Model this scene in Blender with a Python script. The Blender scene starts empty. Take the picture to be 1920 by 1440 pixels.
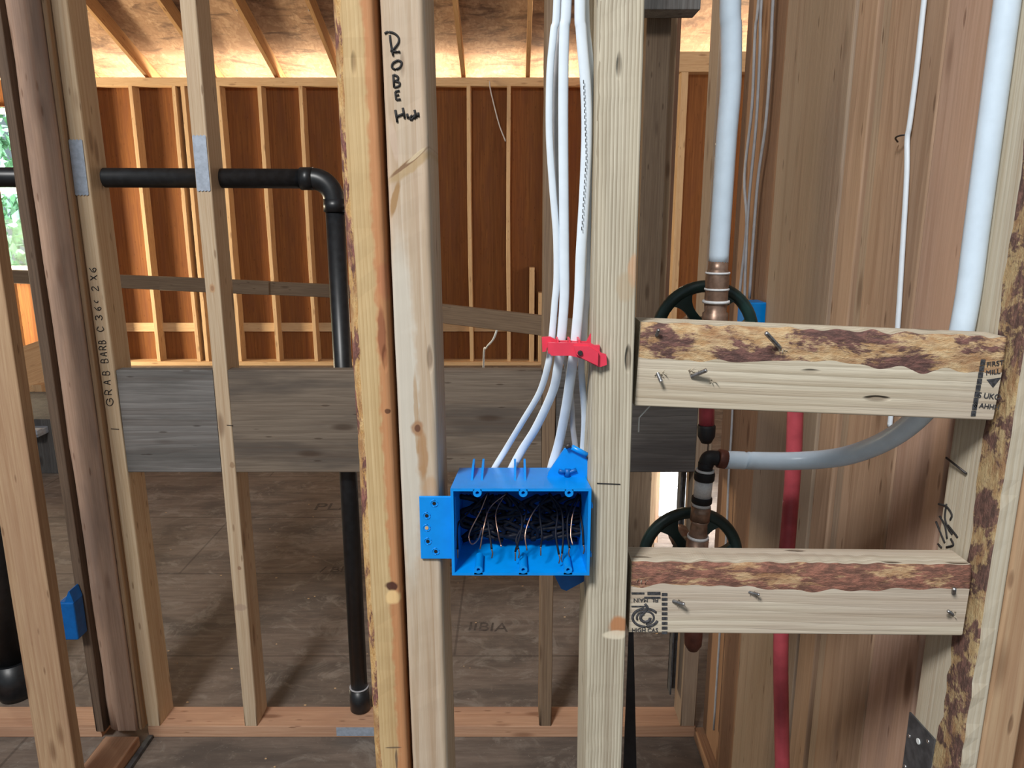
import bpy, bmesh, math, random
from mathutils import Vector, Matrix, noise, Euler
random.seed(7)
sc = bpy.context.scene
COL = sc.collection
R = math.radians

# ------------------------------------------------------------------ camera
FPX, PITCH, H = 1400.0, R(12.7), 1.49
cam_d = bpy.data.cameras.new('camera'); cam_d.sensor_width = 36; cam_d.lens = 36 * FPX / 1920
cam_d.clip_start = 0.05; cam_d.clip_end = 200
cam = bpy.data.objects.new('camera', cam_d); COL.objects.link(cam)
cam.location = (0, 0, H); cam.rotation_euler = (math.pi / 2 - PITCH, 0, 0)
sc.camera = cam
cam_d.dof.use_dof = False

# ------------------------------------------------------------------ world, daylight, exposure
sc.view_settings.view_transform = 'Standard'; sc.view_settings.look = 'None'
sc.view_settings.gamma = 1; sc.view_settings.use_curve_mapping = False
sc.view_settings.exposure = 0.0
world = bpy.data.worlds.new('world'); sc.world = world; world.use_nodes = True
bg = world.node_tree.nodes['Background']
bg.inputs[0].default_value = (0.80, 0.92, 1.0, 1); bg.inputs[1].default_value = 0.40

def area(name, loc, target, size, power, color, sy=None, spread=math.pi):
    d = bpy.data.lights.new(name, 'AREA'); d.energy = power; d.color = color
    d.shape = 'RECTANGLE'; d.spread = spread; d.size = size; d.size_y = sy or size
    o = bpy.data.objects.new(name, d); COL.objects.link(o); o.location = loc
    o.rotation_euler = (Vector(target) - Vector(loc)).to_track_quat('-Z', 'Y').to_euler()
    return o
# daylight from the open side of the building behind and above the camera
area('daylight_front', (-1.3, -1.6, 4.0), (0.0, 1.0, 1.1), 0.7, 175, (1.0, 0.985, 0.96))
# daylight from the window side of the far room, falling on its left end
area('daylight_far_left', (-6.2, 5.9, 0.95), (-2.5, 7.5, 0.75), 1.0, 330, (1.0, 0.84, 0.58))
area('far_right_area', (3.4, 4.6, 1.9), (0.0, 7.5, 1.0), 1.4, 45, (1.0, 0.84, 0.66))  # area lamp just inside the closed right wall, aimed at the far wall
area('white_box_fill', (1.7, 2.3, 1.5), (0.83, 3.6, 0.1), 0.3, 14, (0.95, 0.98, 1.0), spread=R(35))  # added lamp, no door here; stands in for sun on the white box
# daylight bounced off the ground in through the open eaves
area('daylight_eaves', (-0.9, 8.55, 2.0), (-0.9, 7.3, 3.1), 9.0, 1050, (1.0, 0.80, 0.56), 0.5)

# ------------------------------------------------------------------ pixel helpers (photo 1920x1440)
cp, sp = math.cos(PITCH), math.sin(PITCH)
def ray(px, py):
    a = (px - 960) / FPX; b = (720 - py) / FPX
    return Vector((a, cp + b * sp, -sp + b * cp))
def atY(px, py, Y):
    d = ray(px, py); t = Y / d.y
    return Vector((0, 0, H)) + d * t
def atX(px, py, X):
    d = ray(px, py); t = X / d.x
    return Vector((0, 0, H)) + d * t
def atZ(px, py, Z):
    d = ray(px, py); t = (Z - H) / d.z
    return Vector((0, 0, H)) + d * t

# ------------------------------------------------------------------ materials
def newmat(name, rough=0.7, metallic=0.0, color=None, spec=0.3):
    m = bpy.data.materials.new(name); m.use_nodes = True
    b = m.node_tree.nodes['Principled BSDF']
    b.inputs['Roughness'].default_value = rough; b.inputs['Metallic'].default_value = metallic
    b.inputs['Specular IOR Level'].default_value = spec
    if color: b.inputs['Base Color'].default_value = (*color, 1)
    return m, m.node_tree, b
def N(nt, t, **kw):
    n = nt.nodes.new(t)
    for k, v in kw.items(): setattr(n, k, v)
    return n
def math_n(nt, op, a, b=None, clamp=False):
    n = N(nt, 'ShaderNodeMath', operation=op, use_clamp=clamp)
    for i, v in enumerate((a, b)):
        if v is None: continue
        if isinstance(v, (int, float)): n.inputs[i].default_value = v
        else: nt.links.new(v, n.inputs[i])
    return n.outputs[0]
def mixc(nt, fac, a, b, mode='MIX'):
    n = N(nt, 'ShaderNodeMix', data_type='RGBA', blend_type=mode)
    for idx, v in ((0, fac), (6, a), (7, b)):
        if isinstance(v, (int, float)): n.inputs[idx].default_value = v
        elif isinstance(v, tuple): n.inputs[idx].default_value = (*v, 1) if len(v) == 3 else v
        else: nt.links.new(v, n.inputs[idx])
    return n.outputs[2]
def ramp(nt, fac, a, b):
    n = N(nt, 'ShaderNodeMapRange', interpolation_type='SMOOTHSTEP')
    n.inputs[1].default_value = a; n.inputs[2].default_value = b
    nt.links.new(fac, n.inputs[0]); return n.outputs[0]
def coords(nt, rnd=True):
    tc = N(nt, 'ShaderNodeTexCoord'); v = tc.outputs['Object']
    if rnd:
        oi = N(nt, 'ShaderNodeObjectInfo')
        c = N(nt, 'ShaderNodeCombineXYZ')
        for i, k in enumerate((3.1, 7.7, 13.3)):
            nt.links.new(math_n(nt, 'MULTIPLY', oi.outputs['Random'], k), c.inputs[i])
        a = N(nt, 'ShaderNodeVectorMath', operation='ADD')
        nt.links.new(v, a.inputs[0]); nt.links.new(c.outputs[0], a.inputs[1]); v = a.outputs[0]
    return v
def mapping(nt, v, s, loc=(0, 0, 0)):
    m = N(nt, 'ShaderNodeMapping'); m.inputs['Scale'].default_value = s; m.inputs['Location'].default_value = loc
    nt.links.new(v, m.inputs['Vector']); return m.outputs[0]
def noise_n(nt, v, s, detail=3, rough=0.55, dist=0.0):
    n = N(nt, 'ShaderNodeTexNoise'); n.inputs['Scale'].default_value = 1.0
    n.inputs['Detail'].default_value = detail; n.inputs['Roughness'].default_value = rough
    n.inputs['Distortion'].default_value = dist
    nt.links.new(mapping(nt, v, s), n.inputs['Vector']); return n.outputs['Fac']

def wood(name, c1, c2, ring=0.012, ringamt=0.5, bump=0.35, stain=None, stainamt=0.4, knots=0.6, fine=1.0, rough=0.75, wob=6.0, rnd=True, spots=(), patch=None):
    """c1 light, c2 dark (linear). ring = spacing of the growth lines in metres."""
    m, nt, b = newmat(name, rough)
    v = coords(nt, rnd); L = nt.links
    fib = noise_n(nt, v, (260 * fine, 260 * fine, 7 * fine), 4, 0.6)
    k = 0.314 / ring
    low = noise_n(nt, v, (9, 9, 1.2), 2, 0.5)
    low2 = noise_n(nt, v, (40, 40, 3), 2, 0.5)
    w = N(nt, 'ShaderNodeTexWave', wave_type='BANDS', bands_direction='X', wave_profile='SAW')
    w.inputs['Scale'].default_value = 1
    sep = N(nt, 'ShaderNodeSeparateXYZ'); L.new(v, sep.inputs[0])
    xx = math_n(nt, 'ADD', sep.outputs[0], math_n(nt, 'MULTIPLY', sep.outputs[1], 0.8))
    xx = math_n(nt, 'ADD', xx, math_n(nt, 'MULTIPLY', low, ring * wob))
    xx = math_n(nt, 'ADD', xx, math_n(nt, 'MULTIPLY', low2, ring * wob * 0.12))
    cx = N(nt, 'ShaderNodeCombineXYZ'); L.new(math_n(nt, 'MULTIPLY', xx, k), cx.inputs[0])
    L.new(cx.outputs[0], w.inputs['Vector'])
    wf = w.outputs['Fac']
    f = math_n(nt, 'ADD', math_n(nt, 'MULTIPLY', wf, ringamt), math_n(nt, 'MULTIPLY', ramp(nt, fib, 0.3, 0.7), 1 - ringamt))
    col = mixc(nt, f, c1, c2)
    blot = ramp(nt, noise_n(nt, v, (14, 14, 2.2), 4, 0.6), 0.42, 0.68)
    if stain: col = mixc(nt, math_n(nt, 'MULTIPLY', blot, stainamt), col, stain)
    hmap = math_n(nt, 'ADD', math_n(nt, 'MULTIPLY', wf, 0.7), math_n(nt, 'MULTIPLY', fib, 0.5))
    if knots:
        vo = N(nt, 'ShaderNodeTexVoronoi'); vo.inputs['Scale'].default_value = 1
        L.new(mapping(nt, v, (15, 15, 4.0)), vo.inputs['Vector'])
        kf = math_n(nt, 'SUBTRACT', 1.0, ramp(nt, vo.outputs['Distance'], 0.06, 0.19))
        col = mixc(nt, math_n(nt, 'MULTIPLY', kf, knots), col, (c2[0] * 0.35, c2[1] * 0.25, c2[2] * 0.2))
        hmap = math_n(nt, 'SUBTRACT', hmap, kf)
    # small dents, splits and nail holes along the grain
    vf = N(nt, 'ShaderNodeTexVoronoi'); vf.inputs['Scale'].default_value = 1
    L.new(mapping(nt, v, (48, 48, 11)), vf.inputs['Vector'])
    cs = N(nt, 'ShaderNodeSeparateColor'); L.new(vf.outputs['Color'], cs.inputs[0])
    ff = math_n(nt, 'MULTIPLY', math_n(nt, 'SUBTRACT', 1.0, ramp(nt, vf.outputs['Distance'], 0.07, 0.17)), math_n(nt, 'GREATER_THAN', cs.outputs[0], 0.55))
    col = mixc(nt, math_n(nt, 'MULTIPLY', ff, 0.6), col, (c2[0] * 0.4, c2[1] * 0.32, c2[2] * 0.28))
    hmap = math_n(nt, 'SUBTRACT', hmap, math_n(nt, 'MULTIPLY', ff, 1.5))
    # long darker streaks of heartwood
    stx = ramp(nt, noise_n(nt, v, (70, 70, 0.9), 3, 0.55), 0.52, 0.66)
    col = mixc(nt, math_n(nt, 'MULTIPLY', stx, 0.28), col, (c2[0] * 0.75, c2[1] * 0.62, c2[2] * 0.55))
    for (x, z, rx, rz, cc, am, *sk) in spots:   # single knots, resin streaks and marks in the board's own coordinates
        tc = N(nt, 'ShaderNodeTexCoord'); s2 = N(nt, 'ShaderNodeSeparateXYZ'); L.new(tc.outputs['Object'], s2.inputs[0])
        nz = noise_n(nt, tc.outputs['Object'], (90, 90, 60), 2)
        xs = math_n(nt, 'SUBTRACT', s2.outputs[0], math_n(nt, 'MULTIPLY', math_n(nt, 'SUBTRACT', s2.outputs[2], z), sk[0] if sk else 0.0))
        dx = math_n(nt, 'MULTIPLY', math_n(nt, 'ADD', math_n(nt, 'SUBTRACT', xs, x), math_n(nt, 'MULTIPLY', math_n(nt, 'SUBTRACT', nz, 0.5), rx)), 1 / rx)
        dz = math_n(nt, 'MULTIPLY', math_n(nt, 'SUBTRACT', s2.outputs[2], z), 1 / rz)
        dd = math_n(nt, 'SQRT', math_n(nt, 'ADD', math_n(nt, 'MULTIPLY', dx, dx), math_n(nt, 'MULTIPLY', dz, dz)))
        kf = math_n(nt, 'SUBTRACT', 1.0, ramp(nt, dd, 0.65, 1.05))
        col = mixc(nt, math_n(nt, 'MULTIPLY', kf, am), col, cc)
    L.new(col, b.inputs['Base Color'])
    bp = N(nt, 'ShaderNodeBump'); bp.inputs['Strength'].default_value = bump; bp.inputs['Distance'].default_value = 0.0022
    L.new(hmap, bp.inputs['Height']); L.new(bp.outputs[0], b.inputs['Normal'])
    return m

def bark(name, dark=(0.10, 0.055, 0.048), tan=(0.48, 0.29, 0.14), pale=(0.62, 0.46, 0.27), cut=0.5, sx=(34, 34, 13)):
    m, nt, b = newmat(name, 0.8)
    v = coords(nt); L = nt.links
    n1 = noise_n(nt, v, sx, 7, 0.7, 0.25)
    n2 = noise_n(nt, v, (220, 220, 70), 5, 0.7)
    n3 = noise_n(nt, v, (70, 70, 26), 4, 0.65)
    c = mixc(nt, ramp(nt, n2, 0.35, 0.65), tan, pale)
    c = mixc(nt, math_n(nt, 'MULTIPLY', ramp(nt, n3, 0.45, 0.65), 0.6), c, (0.27, 0.12, 0.06))
    d = mixc(nt, ramp(nt, n2, 0.38, 0.68), dark, (dark[0] * 2.4, dark[1] * 2.1, dark[2] * 2.0))
    col = mixc(nt, ramp(nt, n1, cut - 0.03, cut + 0.045), c, d)
    L.new(col, b.inputs['Base Color'])
    bp = N(nt, 'ShaderNodeBump'); bp.inputs['Strength'].default_value = 0.8; bp.inputs['Distance'].default_value = 0.003
    L.new(math_n(nt, 'ADD', math_n(nt, 'MULTIPLY', n1, 1.5), n2), bp.inputs['Height']); L.new(bp.outputs[0], b.inputs['Normal'])
    return m

def osb(name, c1, c2, dark, damt, sc_=14.0):
    m, nt, b = newmat(name, 0.8)
    v = coords(nt, False); L = nt.links
    vo = N(nt, 'ShaderNodeTexVoronoi'); vo.inputs['Scale'].default_value = sc_
    wv = N(nt, 'ShaderNodeVectorMath', operation='ADD'); L.new(v, wv.inputs[0])
    nn = N(nt, 'ShaderNodeTexNoise'); nn.inputs['Scale'].default_value = 5
    sc2 = N(nt, 'ShaderNodeVectorMath', operation='SCALE'); sc2.inputs['Scale'].default_value = 0.25
    L.new(nn.outputs['Color'], sc2.inputs[0]); L.new(sc2.outputs[0], wv.inputs[1]); L.new(wv.outputs[0], vo.inputs['Vector'])
    col = mixc(nt, vo.outputs['Color'], c1, c2)
    fib = noise_n(nt, v, (40, 20, 20), 5, 0.65)
    col = mixc(nt, ramp(nt, fib, 0.35, 0.7), col, c2)
    bl = ramp(nt, noise_n(nt, v, (2.4, 7, 7), 5, 0.7, 0.8), 0.47, 0.68)
    col = mixc(nt, math_n(nt, 'MULTIPLY', bl, damt), col, dark)
    L.new(col, b.inputs['Base Color'])
    bp = N(nt, 'ShaderNodeBump'); bp.inputs['Strength'].default_value = 0.3; bp.inputs['Distance'].default_value = 0.004
    L.new(fib, bp.inputs['Height']); L.new(bp.outputs[0], b.inputs['Normal'])
    return m

def plain(name, col, rough=0.5, metallic=0.0, spec=0.4, var=0.15, scale=60.0, bump=0.05):
    m, nt, b = newmat(name, rough, metallic, None, spec)
    v = coords(nt); n = noise_n(nt, v, (scale, scale, scale), 3)
    c = mixc(nt, ramp(nt, n, 0.3, 0.7), tuple(x * (1 - var) for x in col), tuple(min(1, x * (1 + var)) for x in col))
    nt.links.new(c, b.inputs['Base Color'])
    bp = N(nt, 'ShaderNodeBump'); bp.inputs['Strength'].default_value = bump; bp.inputs['Distance'].default_value = 0.001
    nt.links.new(n, bp.inputs['Height']); nt.links.new(bp.outputs[0], b.inputs['Normal'])
    return m

M = {}
M['right_post'] = wood('ridged pale lumber', (0.62, 0.57, 0.455), (0.24, 0.195, 0.135), ring=0.0034, ringamt=0.66, bump=1.0, wob=2.8, knots=0, stain=(0.45, 0.38, 0.27), stainamt=0.4, rnd=False,
    spots=[(0.012, 1.075, 0.012, 0.013, (0.42, 0.19, 0.085), 0.95), (0.010, 1.065, 0.016, 0.006, (0.70, 0.62, 0.48), 0.8), (0.017, 1.44, 0.006, 0.018, (0.55, 0.30, 0.16), 0.6), (0.010, 1.425, 0.010, 0.016, (0.40, 0.30, 0.19), 0.5)])
M['left_post'] = wood('yellow rough lumber', (0.58, 0.43, 0.235), (0.42, 0.28, 0.13), ring=0.0035, ringamt=0.5, bump=0.5, wob=3, knots=0, stain=(0.50, 0.30, 0.12), stainamt=0.5, rnd=False,
    spots=[(0.0175, 1.20, 0.011, 3.0, (0.44, 0.17, 0.07), 0.75), (0.017, 1.43, 0.008, 0.02, (0.42, 0.16, 0.08), 0.6), (0.012, 1.38, 0.004, 0.03, (0.20, 0.06, 0.03), 0.7), (0.014, 1.305, 0.003, 0.003, (0.1, 0.04, 0.02), 0.9), (0.010, 1.12, 0.008, 0.006, (0.06, 0.02, 0.015), 0.95), (0.010, 1.108, 0.009, 0.009, (0.75, 0.52, 0.25), 0.8), (0.004, 0.93, 0.009, 0.0012, (0.10, 0.07, 0.05), 0.8), (0.006, 0.915, 0.0015, 0.015, (0.10, 0.07, 0.05), 0.8)])
M['robe_post'] = wood('grey weathered lumber', (0.56, 0.465, 0.36), (0.40, 0.29, 0.19), ring=0.016, ringamt=0.45, bump=0.35, wob=5, knots=0, stain=(0.52, 0.36, 0.25), stainamt=0.6, rnd=False,
    spots=[(-0.012, 1.30, 0.016, 0.20, (0.58, 0.55, 0.48), 0.7), (0.004, 1.262, 0.006, 0.03, (0.36, 0.19, 0.08), 0.75), (-0.001, 1.30, 0.0025, 0.05, (0.36, 0.21, 0.09), 0.6),
           (0.000, 1.288, 0.0075, 0.009, (0.34, 0.18, 0.09), 0.85), (0.000, 1.288, 0.0038, 0.0045, (0.12, 0.05, 0.03), 0.9), (0.011, 1.225, 0.008, 0.016, (0.45, 0.26, 0.13), 0.5),
           (0.001, 1.533, 0.010, 0.016, (0.40, 0.27, 0.13), 0.7, 1.2), (0.001, 1.537, 0.0035, 0.015, (0.20, 0.11, 0.06), 0.9, 1.3), (0.008, 1.543, 0.003, 0.008, (0.62, 0.50, 0.33), 0.8, 1.2), (-0.013, 1.505, 0.0035, 0.018, (0.33, 0.19, 0.08), 0.9, 0.25), (-0.012, 1.555, 0.004, 0.02, (0.55, 0.42, 0.33), 0.6, -0.1)])
M['block'] = wood('planed pale lumber', (0.62, 0.56, 0.445), (0.36, 0.30, 0.215), ring=0.010, ringamt=0.55, bump=1.0, wob=6, knots=0, stain=(0.40, 0.32, 0.265), stainamt=0.55)
M['bark'] = bark('bark patches', cut=0.50)
M['bark_low'] = bark('reddish bark patches', dark=(0.15, 0.075, 0.055), tan=(0.40, 0.23, 0.12), pale=(0.55, 0.38, 0.22), cut=0.45, sx=(60, 60, 16))
M['bark_rim'] = bark('bark rim', dark=(0.13, 0.06, 0.05), tan=(0.50, 0.28, 0.10), pale=(0.62, 0.42, 0.2), cut=0.53, sx=(60, 60, 22))
M['bark_end'] = bark('bark stripes', dark=(0.10, 0.06, 0.05), tan=(0.42, 0.28, 0.14), pale=(0.52, 0.40, 0.22), cut=0.48, sx=(30, 30, 26))
M['stud_pale'] = wood('pale stud lumber', (0.60, 0.47, 0.32), (0.46, 0.32, 0.19), ring=0.010, ringamt=0.4, stain=(0.48, 0.33, 0.22), stainamt=0.4)
M['shaded_stud'] = wood('lumber darkened as shade', (0.15, 0.10, 0.068), (0.09, 0.06, 0.042), ring=0.01, ringamt=0.3, knots=0.4)  # shade on the left side of the corner post is put into this colour
M['slim_stud'] = wood('slim stud lumber', (0.60, 0.48, 0.34), (0.45, 0.32, 0.20), ring=0.010, ringamt=0.4, stain=(0.48, 0.34, 0.23), stainamt=0.4, rnd=False,
    spots=[(-0.001, 1.272, 0.009, 0.013, (0.50, 0.30, 0.16), 0.8), (-0.001, 1.272, 0.005, 0.008, (0.33, 0.18, 0.10), 0.8), (0.011, 0.80, 0.008, 0.010, (0.30, 0.19, 0.11), 0.8), (0.006, 0.50, 0.006, 0.007, (0.26, 0.15, 0.09), 0.8), (0.0, 0.38, 0.02, 0.012, (0.36, 0.25, 0.19), 0.6)])
M['stud_tan'] = wood('tan stud lumber', (0.52, 0.36, 0.22), (0.38, 0.23, 0.13), ring=0.012, ringamt=0.4, stain=(0.36, 0.21, 0.13), stainamt=0.5)
M['stud_pink'] = wood('pink fir lumber', (0.62, 0.42, 0.31), (0.50, 0.32, 0.225), ring=0.006, ringamt=0.3, stain=(0.23, 0.16, 0.13), stainamt=0.6, knots=0.5)
M['stud_grey'] = wood('grey brown lumber', (0.38, 0.29, 0.21), (0.27, 0.19, 0.13), ring=0.008, ringamt=0.35, stain=(0.22, 0.16, 0.12), stainamt=0.5)
M['plank_tan'] = wood('fine grained tan plank', (0.40, 0.30, 0.22), (0.25, 0.18, 0.13), ring=0.0055, ringamt=0.55, bump=0.4, wob=1.5, knots=0.3, stain=(0.33, 0.26, 0.19), stainamt=0.6)
M['plank_brown'] = wood('figured brown plank', (0.42, 0.285, 0.195), (0.28, 0.18, 0.115), ring=0.034, ringamt=0.5, bump=0.2, wob=7, stain=(0.30, 0.20, 0.13), stainamt=0.6, knots=0.5)
M['plank_pink'] = wood('knotty pink plank', (0.47, 0.32, 0.245), (0.36, 0.235, 0.17), ring=0.02, ringamt=0.25, bump=0.25, stain=(0.42, 0.27, 0.19), stainamt=0.5, knots=0.75)
M['plank_orange'] = wood('orange plank', (0.44, 0.26, 0.155), (0.30, 0.165, 0.095), ring=0.01, ringamt=0.4, stain=(0.28, 0.16, 0.09), stainamt=0.4)
M['grey_white'] = wood('silvery lumber', (0.55, 0.50, 0.40), (0.43, 0.36, 0.26), ring=0.006, ringamt=0.5, bump=0.6, wob=2, knots=0)
M['plate_pink'] = wood('reddish plate lumber', (0.56, 0.34, 0.22), (0.44, 0.25, 0.15), ring=0.01, ringamt=0.3, stain=(0.32, 0.17, 0.11), stainamt=0.5, knots=0.6)
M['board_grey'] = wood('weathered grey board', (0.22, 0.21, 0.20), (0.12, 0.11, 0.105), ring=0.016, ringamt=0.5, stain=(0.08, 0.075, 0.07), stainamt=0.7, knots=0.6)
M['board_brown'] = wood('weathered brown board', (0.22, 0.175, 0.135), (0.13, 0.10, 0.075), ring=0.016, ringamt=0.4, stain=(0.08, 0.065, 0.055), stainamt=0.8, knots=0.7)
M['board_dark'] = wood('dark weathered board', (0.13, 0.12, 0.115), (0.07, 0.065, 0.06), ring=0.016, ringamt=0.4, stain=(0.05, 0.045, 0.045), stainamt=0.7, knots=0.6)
M['far_stud'] = wood('warm far lumber', (0.66, 0.47, 0.28), (0.50, 0.32, 0.17), ring=0.01, ringamt=0.3, knots=0.5, stain=(0.42, 0.25, 0.13), stainamt=0.3)
M['rafter'] = wood('orange rafter lumber', (0.50, 0.31, 0.15), (0.36, 0.20, 0.09), ring=0.012, ringamt=0.3, stain=(0.30, 0.17, 0.09), stainamt=0.4)
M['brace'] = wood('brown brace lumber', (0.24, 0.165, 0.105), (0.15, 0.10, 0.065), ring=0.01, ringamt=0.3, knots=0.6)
M['far_panel'] = wood('orange brown sheathing', (0.27, 0.105, 0.028), (0.17, 0.06, 0.016), ring=0.05, ringamt=0.3, bump=0.1, wob=4, fine=0.3, stain=(0.18, 0.065, 0.025), stainamt=0.6, knots=0.2)
M['osb'] = osb('stained roof sheathing', (0.50, 0.34, 0.22), (0.30, 0.18, 0.11), (0.10, 0.06, 0.045), 0.8)
M['ink'] = plain('black marker ink', (0.02, 0.018, 0.018), 0.7, var=0.2)
M['stamp'] = plain('faded black stamp ink', (0.045, 0.045, 0.05), 0.8, var=0.5, scale=500)
M['floor_ink'] = plain('worn floor stamp ink', (0.085, 0.068, 0.058), 0.9, var=0.3)
M['blue'] = plain('bright blue plastic', (0.0, 0.25, 0.76), 0.32, spec=0.5, var=0.05)
M['blue_dark'] = plain('dark blue plastic', (0.0, 0.10, 0.36), 0.45, var=0.1)
M['red_clip'] = plain('red plastic', (0.72, 0.045, 0.085), 0.4, spec=0.5, var=0.06)
M['red_pex'] = plain('red pipe', (0.38, 0.060, 0.078), 0.35, var=0.1)
M['white_pex'] = plain('white pipe', (0.60, 0.72, 0.84), 0.32, spec=0.5, var=0.03)
M['cable'] = plain('white cable sheath', (0.66, 0.74, 0.82), 0.42, var=0.03, scale=60, bump=0.0)
M['cable_grey'] = plain('greyish cable sheath', (0.42, 0.42, 0.44), 0.5, var=0.08)
M['abs'] = plain('black drain pipe plastic', (0.010, 0.011, 0.013), 0.38, spec=0.5, var=0.3)
M['black'] = plain('black rubber', (0.008, 0.008, 0.010), 0.6, var=0.3)
M['steel'] = plain('galvanised steel', (0.36, 0.41, 0.49), 0.5, 0.25, var=0.12, scale=90)
M['steel_dark'] = plain('dark steel', (0.11, 0.115, 0.125), 0.5, 0.5, var=0.3)
M['screw'] = plain('shiny screw steel', (0.55, 0.55, 0.56), 0.3, 0.9, var=0.3, scale=300)
M['nail'] = plain('dark nail steel', (0.05, 0.045, 0.045), 0.5, 0.6, var=0.3)
M['bronze'] = plain('brown copper fitting', (0.26, 0.17, 0.125), 0.38, 0.55, var=0.3, scale=80)
M['copper_crimp'] = plain('dark red crimp ring', (0.14, 0.05, 0.035), 0.5, 0.4, var=0.3)
M['white_band'] = plain('white band', (0.70, 0.72, 0.74), 0.5, var=0.08, scale=300)
M['green_iron'] = plain('dark green iron', (0.008, 0.030, 0.028), 0.38, 0.1, spec=0.6, var=0.4, scale=30)
M['copper'] = plain('copper wire', (0.34, 0.20, 0.15), 0.3, 0.9, var=0.2)
M['insul'] = plain('black wire insulation', (0.006, 0.007, 0.014), 0.55, spec=0.2, var=0.2)
M['white_card'] = plain('white card', (0.80, 0.84, 0.84), 0.6, var=0.04)
M['leaf'] = plain('leaf green', (0.36, 0.60, 0.40), 0.6, var=0.6, scale=3)

def floor_mat():
    m, nt, b = newmat('worn plywood subfloor', 0.8); L = nt.links
    v = coords(nt, False)
    n1 = noise_n(nt, v, (2.0, 4.5, 1), 6, 0.65, 0.5)
    n2 = noise_n(nt, v, (5, 40, 1), 5, 0.65)
    n3 = noise_n(nt, v, (90, 90, 1), 3, 0.7)
    n4 = noise_n(nt, v, (7, 9, 1), 6, 0.72, 1.0)
    c = mixc(nt, ramp(nt, n2, 0.3, 0.7), (0.215, 0.170, 0.138), (0.14, 0.108, 0.088))
    c = mixc(nt, math_n(nt, 'MULTIPLY', ramp(nt, n1, 0.42, 0.66), 0.8), c, (0.085, 0.070, 0.060))
    c = mixc(nt, math_n(nt, 'MULTIPLY', ramp(nt, n4, 0.50, 0.66), 0.65), c, (0.27, 0.235, 0.20))
    c = mixc(nt, math_n(nt, 'MULTIPLY', ramp(nt, n3, 0.62, 0.75), 0.4), c, (0.42, 0.37, 0.32))
    # sheet joints
    br = N(nt, 'ShaderNodeTexBrick'); br.offset = 0.5
    br.inputs['Scale'].default_value = 1; br.inputs['Mortar Size'].default_value = 0.006; br.inputs['Mortar Smooth'].default_value = 0.6
    br.inputs['Brick Width'].default_value = 2.44; br.inputs['Row Height'].default_value = 0.61
    L.new(mapping(nt, v, (1, 1, 1), (1.42, 0.12, 0)), br.inputs['Vector'])
    c = mixc(nt, math_n(nt, 'MULTIPLY', br.outputs['Fac'], 0.38), c, (0.02, 0.016, 0.014))
    L.new(c, b.inputs['Base Color'])
    bp = N(nt, 'ShaderNodeBump'); bp.inputs['Strength'].default_value = 0.3; bp.inputs['Distance'].default_value = 0.003
    L.new(n2, bp.inputs['Height']); L.new(bp.outputs[0], b.inputs['Normal'])
    return m
M['floor'] = floor_mat()

# ------------------------------------------------------------------ object helpers
WM = {}
def tag(o, label=None, cat=None, group=None, kind=None):
    if label: o['label'] = label
    if cat: o['category'] = cat
    if group: o['group'] = group
    if kind: o['kind'] = kind
    return o
def link(name, me, mats, parent=None, matrix=None):
    o = bpy.data.objects.new(name, me); COL.objects.link(o)
    for m in (mats if isinstance(mats, (list, tuple)) else [mats]):
        if m is not None: me.materials.append(M[m] if isinstance(m, str) else m)
    W = matrix or Matrix.Identity(4)
    WM[o] = W
    if parent is not None:
        o.parent = parent; o.matrix_basis = WM[parent].inverted() @ W
    else: o.matrix_basis = W
    return o
def empty(name, loc, label, cat, group=None):
    o = bpy.data.objects.new(name, None); COL.objects.link(o)
    o.empty_display_size = 0.05
    W = Matrix.Translation(Vector(loc)); WM[o] = W; o.matrix_basis = W
    tag(o, label, cat, group); return o
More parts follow.
